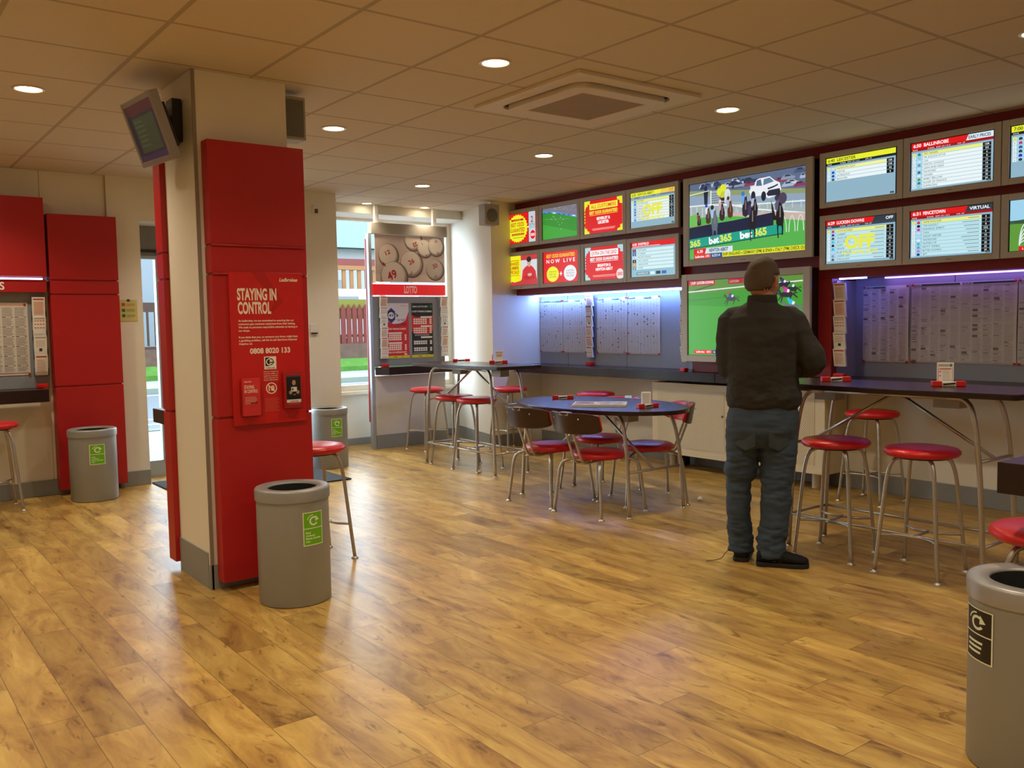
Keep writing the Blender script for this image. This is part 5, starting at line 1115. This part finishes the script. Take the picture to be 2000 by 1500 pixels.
# jacket
j = MB()
rings(j, [(.865, .005, .0, .180, .135), (.885, .008, .0, .198, .150), (.93, .008, .0, .205, .158), (1.0, .0, .0, .196, .152), (1.1, -.004, -.002, .197, .150), (1.2, -.004, -.006, .196, .146), (1.3, -.006, -.010, .198, .138), (1.37, -.012, -.012, .190, .122), (1.42, -.006, -.010, .140, .098), (1.452, -.002, -.006, .092, .083), (1.468, .0, -.002, .076, .074)])
for a_, e_, w_, sg in ((shl, ell, wrl, -1), (shr, elr, wrr, 1)):
    A_2, E_, W_ = Vector(a_), Vector(e_), Vector(w_)
    pts = [A_2+Vector((-sg*.05, 0, .015)), A_2, A_2.lerp(E_, .5)+Vector((sg*.006, -.006, 0)), E_+Vector((sg*.008, -.012, 0)), E_.lerp(W_, .35)+Vector((0, 0, -.012)), E_.lerp(W_, .75), E_.lerp(W_, .97)]
    j.tube(curve_pts(pts, 3), [.080]*3+[.078]*3+[.074]*3+[.070]*3+[.064]*3+[.050]*3+[.042], 18)
def jd(me):
    noise_disp(me, .009, 6, (1, 1, 1.3)); noise_disp(me, .004, 15, (1.2, 1.2, 2.2), lambda c: 1.3 if c.z < 1.05 else .6)
fuse(j, 'jacket', JACK, man, .0075, 5, jd)
cl = MB(); cr_ = []
for z, k in ((1.448, 1.02), (1.478, .95), (1.497, .93)):
    cr_.append([(.0+.084*k*math.cos(2*math.pi*q/32), -.004+.078*k*math.sin(2*math.pi*q/32)+.0, z+.012*math.cos(2*math.pi*q/32)*0-(.030 if math.sin(2*math.pi*q/32) > .8 else 0)) for q in range(32)])
cl.loft(cr_, cap=False); co = cl.build('collar', JACK, man); so = co.modifiers.new('s', 'SOLIDIFY'); so.thickness = .01; sb_ = co.modifiers.new('b', 'SUBSURF'); sb_.levels = 1; sb_.render_levels = 1
# jeans
j = MB()
rings(j, [(.93, .005, 0, .165, .125), (.86, .004, 0, .188, .140), (.80, .0, -.005, .197, .150), (.74, -.004, -.006, .196, .145), (.68, -.006, -.003, .180, .125), (.655, -.006, 0, .16, .10)][::-1])
j.tube(curve_pts([(-.098, 0, .80), (-.105, 0, .68), (-.108, .006, .57), (-.126, .012, .45), (-.127, .0, .28), (-.117, .015, .12), (-.116, .018, .05)], 3), [.096]*3+[.095]*3+[.090]*3+[.070]*3+[.066]*3+[.070]*3+[.074], 20)
j.tube(curve_pts([(.088, 0, .80), (.092, -.008, .68), (.086, -.016, .57), (.078, -.028, .45), (.070, -.05, .28), (.055, -.068, .12), (.052, -.07, .045)], 3), [.102]*3+[.100]*3+[.094]*3+[.084]*3+[.080]*3+[.077]*3+[.078], 20)
def jnd(me):
    noise_disp(me, .007, 6, (1, 1, 2.2)); noise_disp(me, .007, 12, (1, 1, 3.5), lambda c: 1.6 if c.z < .22 else 1 if .36 < c.z < .62 else .4)
fuse(j, 'jeans', JEAN, man, .007, 4, jnd)
for sx in (-1, 1):
    x = .088*sx; P = [(x-.055, .755), (x+.058, .765), (x+.055, .67), (x, .645), (x-.052, .668)]
    def yy(px, pz): return -.157+.10*(abs(px)/.19)**2.4+(.018 if pz < .69 else 0)
    vs = [(px, yy(px, pz)-.004, pz) for px, pz in P]+[(px, yy(px, pz)+.012, pz) for px, pz in P]
    MB().add(vs, [(4, 3, 2, 1, 0), (5, 6, 7, 8, 9)]+[(i, (i+1) % 5, (i+1) % 5+5, i+5) for i in range(5)]).build('back_pocket', mat('denim_pocket', (.042, .062, .086), .85, bump=(700, .35)), man, bevel=.003)
# shoes
def shoe(mb, sole, c, d, ln=.268, w_=.098):
    d = Vector((*d, 0)).normalized(); s_ = Vector((d.y, -d.x, 0)); c = Vector((*c, 0)); R_ = []
    for t_, wd, ht in ((-.03, .55, .050), (.0, .78, .075), (.08, .86, .088), (.3, .90, .092), (.5, .96, .078), (.7, 1.05, .062), (.86, .96, .052), (.96, .70, .042), (1.0, .4, .032)):
        o_ = c+d*(t_*ln); n_ = 16
        R_.append([o_+s_*(wd*w_/2*math.cos(2*math.pi*k/n_))+Vector((0, 0, max(.012, .012+ht*.5+ht*.5*math.sin(2*math.pi*k/n_)))) for k in range(n_)])
    mb.loft(R_)
    O = []
    for t_, wd in ((-.04, .35), (-.02, .7), (.05, .90), (.3, .90), (.55, 1.02), (.72, 1.12), (.88, 1.0), (.98, .66), (1.01, .3)): O.append((t_, wd))
    pts = [c+d*(t_*ln)+s_*(wd*w_/2) for t_, wd in O]+[c+d*(t_*ln)-s_*(wd*w_/2) for t_, wd in O[::-1]]
    sole.hull([(p.x, p.y, .001) for p in pts], [(p.x, p.y, .024) for p in pts])
for c, d in (((-.114, -.045), (.06, 1)), ((-.02, -.085), (1, -.02))):
    m1, m2 = MB(), MB(); shoe(m1, m2, c, d); so = m1.build('shoe', SHOE, man); m2.build('sole', mat('rubber_sole', (.010, .010, .010), .7), so, bevel=.003)
MB().tube(curve_pts([(-.165, -.02, .075), (-.20, -.05, .045), (-.225, -.07, .018), (-.30, -.09, .006)], 4), .0022, 6).build('loose_lace', mat('brown_cord', (.05, .02, .012), .8), man)
sl = bpy.data.objects.new('betting_slip', MB().hull([(-.045, -.03, 0), (.045, -.03, 0), (.045, .03, 0), (-.045, .03, 0)], [(-.045, -.03, .001), (.045, -.03, .001), (.045, .03, .001), (-.045, .03, .001)]).mesh('betting_slip', PAPER)); COL.objects.link(sl)
MW = Matrix.Translation(man.location) @ Matrix.Rotation(man.rotation_euler.z, 4, 'Z')
sl.matrix_world = MW @ Matrix.Translation(pl_+Vector((.0, .01, .012))) @ Matrix.Rotation(.5, 4, 'X') @ Matrix.Rotation(.3, 4, 'Z')
tag(sl, 'white betting slip held in the hands of the standing man', 'betting slip')
pn = MB().tube([(0, 0, 0), (0, 0, .09)], [.001, .0035], 8).build('pen', mat('blue_pen', (.02, .05, .3), .3)); pn.matrix_world = MW @ Matrix.Translation(pr_+Vector((0, 0, -.02))) @ Matrix.Rotation(-.5, 4, 'X'); tag(pn, 'thin pen held by the standing man', 'pen')

# ================================================================== OUTSIDE
ASPH = mat('wet_asphalt', (0.0561, 0.0647, 0.0726), .5, bump=(80, .4)); PAVE = mat('pale_paving', (0.132, 0.139, 0.139), .6, bump=(60, .3)); GRASS = mat('grass', (0.0363, 0.0858, 0.0145), .9, var=(6, .4), bump=(60, 1))
struct('pavement', MB().box((-12, 9.3, -.14), (30, 12.6, -.02)), PAVE); struct('road', MB().box((-12, 12.6, -.2), (30, 21, -.12)), ASPH)
struct('kerb', MB().box((-12, 12.45, -.12), (30, 12.6, -.005)).box((-12, 21, -.2), (30, 21.2, .0)), mat('kerb_stone', (0.099, 0.119, 0.099), .7))
struct('far_pavement', MB().box((-12, 21.2, -.2), (40, 24.0, .0)), PAVE)
rl = MB().box((-12, 14.2, -.119), (30, 14.35, -.113)).box((-12, 15.0, -.119), (30, 15.12, -.113)).box((-12, 20.4, -.119), (30, 20.52, -.113)); rl.build('road_line', mat('road_paint', (0.238, 0.238, 0.172), .6)); tag(bpy.data.objects['road_line'], 'painted lines along the street outside the door', 'road marking')
tag(MB().hull([(-12, 24.0, .0), (40, 24.0, .0), (40, 24.4, .0), (-12, 24.4, .0)], [(-12, 24.0, .14), (40, 24.0, .14), (40, 24.4, .36), (-12, 24.4, .36)]).build('grass_verge', GRASS), 'green grass verge beyond the street', 'grass', kind='stuff')
tag(MB().box((-12, 24.4, 0), (40, 24.8, .80)).build('stone_wall', mat('brown_stone', (0.0561, 0.0343, 0.0238), .8, var=(5, .5), bump=(12, 1))), 'low brown stone wall under the picket fence outside', 'wall')
struct('garden_ground', MB().box((-12, 24.8, -.2), (40, 44, .35)), GRASS)
t = thing('picket_fence', 'red brown picket fence with an olive band across the street', 'fence', (9.5, 24.6, .8))
pk = [MB().add([(0, 0, 0), (.15, 0, 0), (.15, 0, 1.05), (.075, 0, 1.2), (0, 0, 1.05), (0, .03, 0), (.15, .03, 0), (.15, .03, 1.05), (.075, .03, 1.2), (0, .03, 1.05)], [(0, 1, 2, 3, 4), (9, 8, 7, 6, 5)]+[(i, i+5, (i+1) % 5+5, (i+1) % 5) for i in range(5)]).build('picket', mat('red_brown_timber', (0.0726, 0.0158, 0.0119), .7, var=(9, .3)), t)]
for i in range(1, 34):
    c = pk[0].copy(); COL.objects.link(c); c.parent = t; c.location = (i*.19, 0, 0)
MB().box((0, .05, .75), (6.4, .08, 1.35)).build('olive_board', mat('olive_board', (0.0792, 0.0726, 0.0132), .7), t); MB().box((0, .04, .2), (6.4, .1, .28)).box((0, .04, 1.0), (6.4, .1, 1.08)).build('fence_rail', MT['red_brown_timber'], t)
t = thing('railing_fence', 'brown railing fence seen through the glass door', 'fence', (3.5, 24.6, .8))
MB().box((0, 0, 1.0), (5.6, .06, 1.25)).box((0, 0, 0), (5.6, .06, .08)).build('rail', mat('brown_timber', (0.033, 0.0185, 0.0132), .7), t)
rail_m = MT['brown_timber']; q0 = MB().box((0, 0, .1), (.05, .05, 1.0)).build('baluster', rail_m, t)
for i in range(1, 28): c = q0.copy(); COL.objects.link(c); c.parent = t; c.location = (i*.2, 0, 0)
t = thing('house', 'grey pebble dashed house outside the glass door', 'house', (0, 30, .35)); MB().box((0, 0, 0), (9.6, 6, 7)).build('walls', mat('grey_harling', (0.112, 0.125, 0.139), .9, var=(40, .2), bump=(60, 1)), t)
t = thing('house', 'house with grey slate roof seen through the window', 'house', (11.5, 34, .35)); MB().box((0, 0, 0), (12, 6, 4.3)).build('walls', mat('white_render', (0.165, 0.165, 0.165), .8), t)
MB().hull([(-.4, -.6, 4.2), (12.4, -.6, 4.2), (12.4, 6, 4.2), (-.4, 6, 4.2)], [(-.4, 3, 8.0), (12.4, 3, 8.0), (12.4, 3.1, 8.0), (-.4, 3.1, 8.0)]).build('roof', mat('grey_slate', (0.0792, 0.106, 0.119), .6, var=(30, .25), bump=(20, .6)), t)
for x in (1.6, 4.6, 8): MB().box((x, -.03, 1.0), (x+1.1, 0, 2.9)).build('window', mat('dark_pane', (0.0396, 0.0528, 0.0594), .1), t)
t = thing('timber_structure', 'orange brown timber deck structure beyond the fence', 'timber frame', (12.6, 28.5, .35))
tm = mat('orange_timber', (0.139, 0.066, 0.0264), .7)
mb = MB()
for i in range(12): mb.box((i*.3, 0, 1.6), (i*.3+.14, .05, 3.0))
mb.build('slat', tm, t); MB().box((-.2, -.05, 2.95), (3.8, .1, 3.1)).box((-.2, -.05, 1.5), (3.8, .1, 1.65)).box((0, -.02, 0), (.15, .1, 3.1)).box((3.3, -.02, 0), (3.45, .1, 3.1)).build('beam', tm, t); MB().box((-.3, .1, 3.1), (4, 1.6, 3.35)).build('canopy', mat('dull_red_roof', (0.0924, 0.0264, 0.0231), .8), t)
t = thing('van', 'white van parked beyond the picket fence', 'van', (12.6, 26.4, .35))
MB().hull([(0, 0, .4), (3.8, 0, .4), (3.8, 1.6, .4), (0, 1.6, .4)], [(.3, .1, 2.2), (3.7, .1, 2.2), (3.7, 1.5, 2.2), (.3, 1.5, 2.2)]).build('body', mat('white_van', (0.264, 0.271, 0.277), .3), t, bevel=.08); MB().box((.5, -.02, 1.5), (1.3, .05, 1.95)).build('window', MT['dark_pane'], t)
for x in (.6, 3.0): MB().lathe([(.32, 0), (.32, .2)], n=24).build('wheel', BLACKP, t, loc=(x, .1, .33), rot=(math.pi/2, 0, 0))
def bush(x, y, z, r, label, seed):
    rr = random.Random(seed); mb = MB()
    for i in range(420):
        a_, b_ = rr.random()*6.28, math.acos(2*rr.random()-1); q = r*(.55+.5*rr.random()); c = Vector((x*0+q*math.sin(b_)*math.cos(a_), q*math.sin(b_)*math.sin(a_)*.7, r+q*math.cos(b_)*.9)); s_ = r*.13
        d1 = Vector((rr.uniform(-1, 1), rr.uniform(-1, 1), rr.uniform(-1, 1))).normalized()*s_; d2 = d1.cross(Vector((rr.uniform(-1, 1), rr.uniform(-1, 1), 1))).normalized()*s_
        mb.add([c-d1, c-d2, c+d1, c+d2], [(0, 1, 2, 3)])
    tag(mb.build('bush', mat('leaf_green', (0.0396, 0.112, 0.0165), .6, var=(3, .4)), loc=(x, y, z)), label, 'bush')
bush(11.9, 25.7, .35, .62, 'green leafy bush beside the picket fence outside', 1); bush(11.6, 27.4, .35, .9, 'green bush beside the white van outside', 2)

for k in ('wet_asphalt', 'pale_paving', 'grass', 'kerb_stone', 'brown_stone', 'red_brown_timber', 'olive_board', 'brown_timber', 'grey_harling', 'grey_slate', 'orange_timber', 'dull_red_roof', 'leaf_green'):
    MT[k].node_tree.nodes['Principled BSDF'].inputs['Specular IOR Level'].default_value = .08
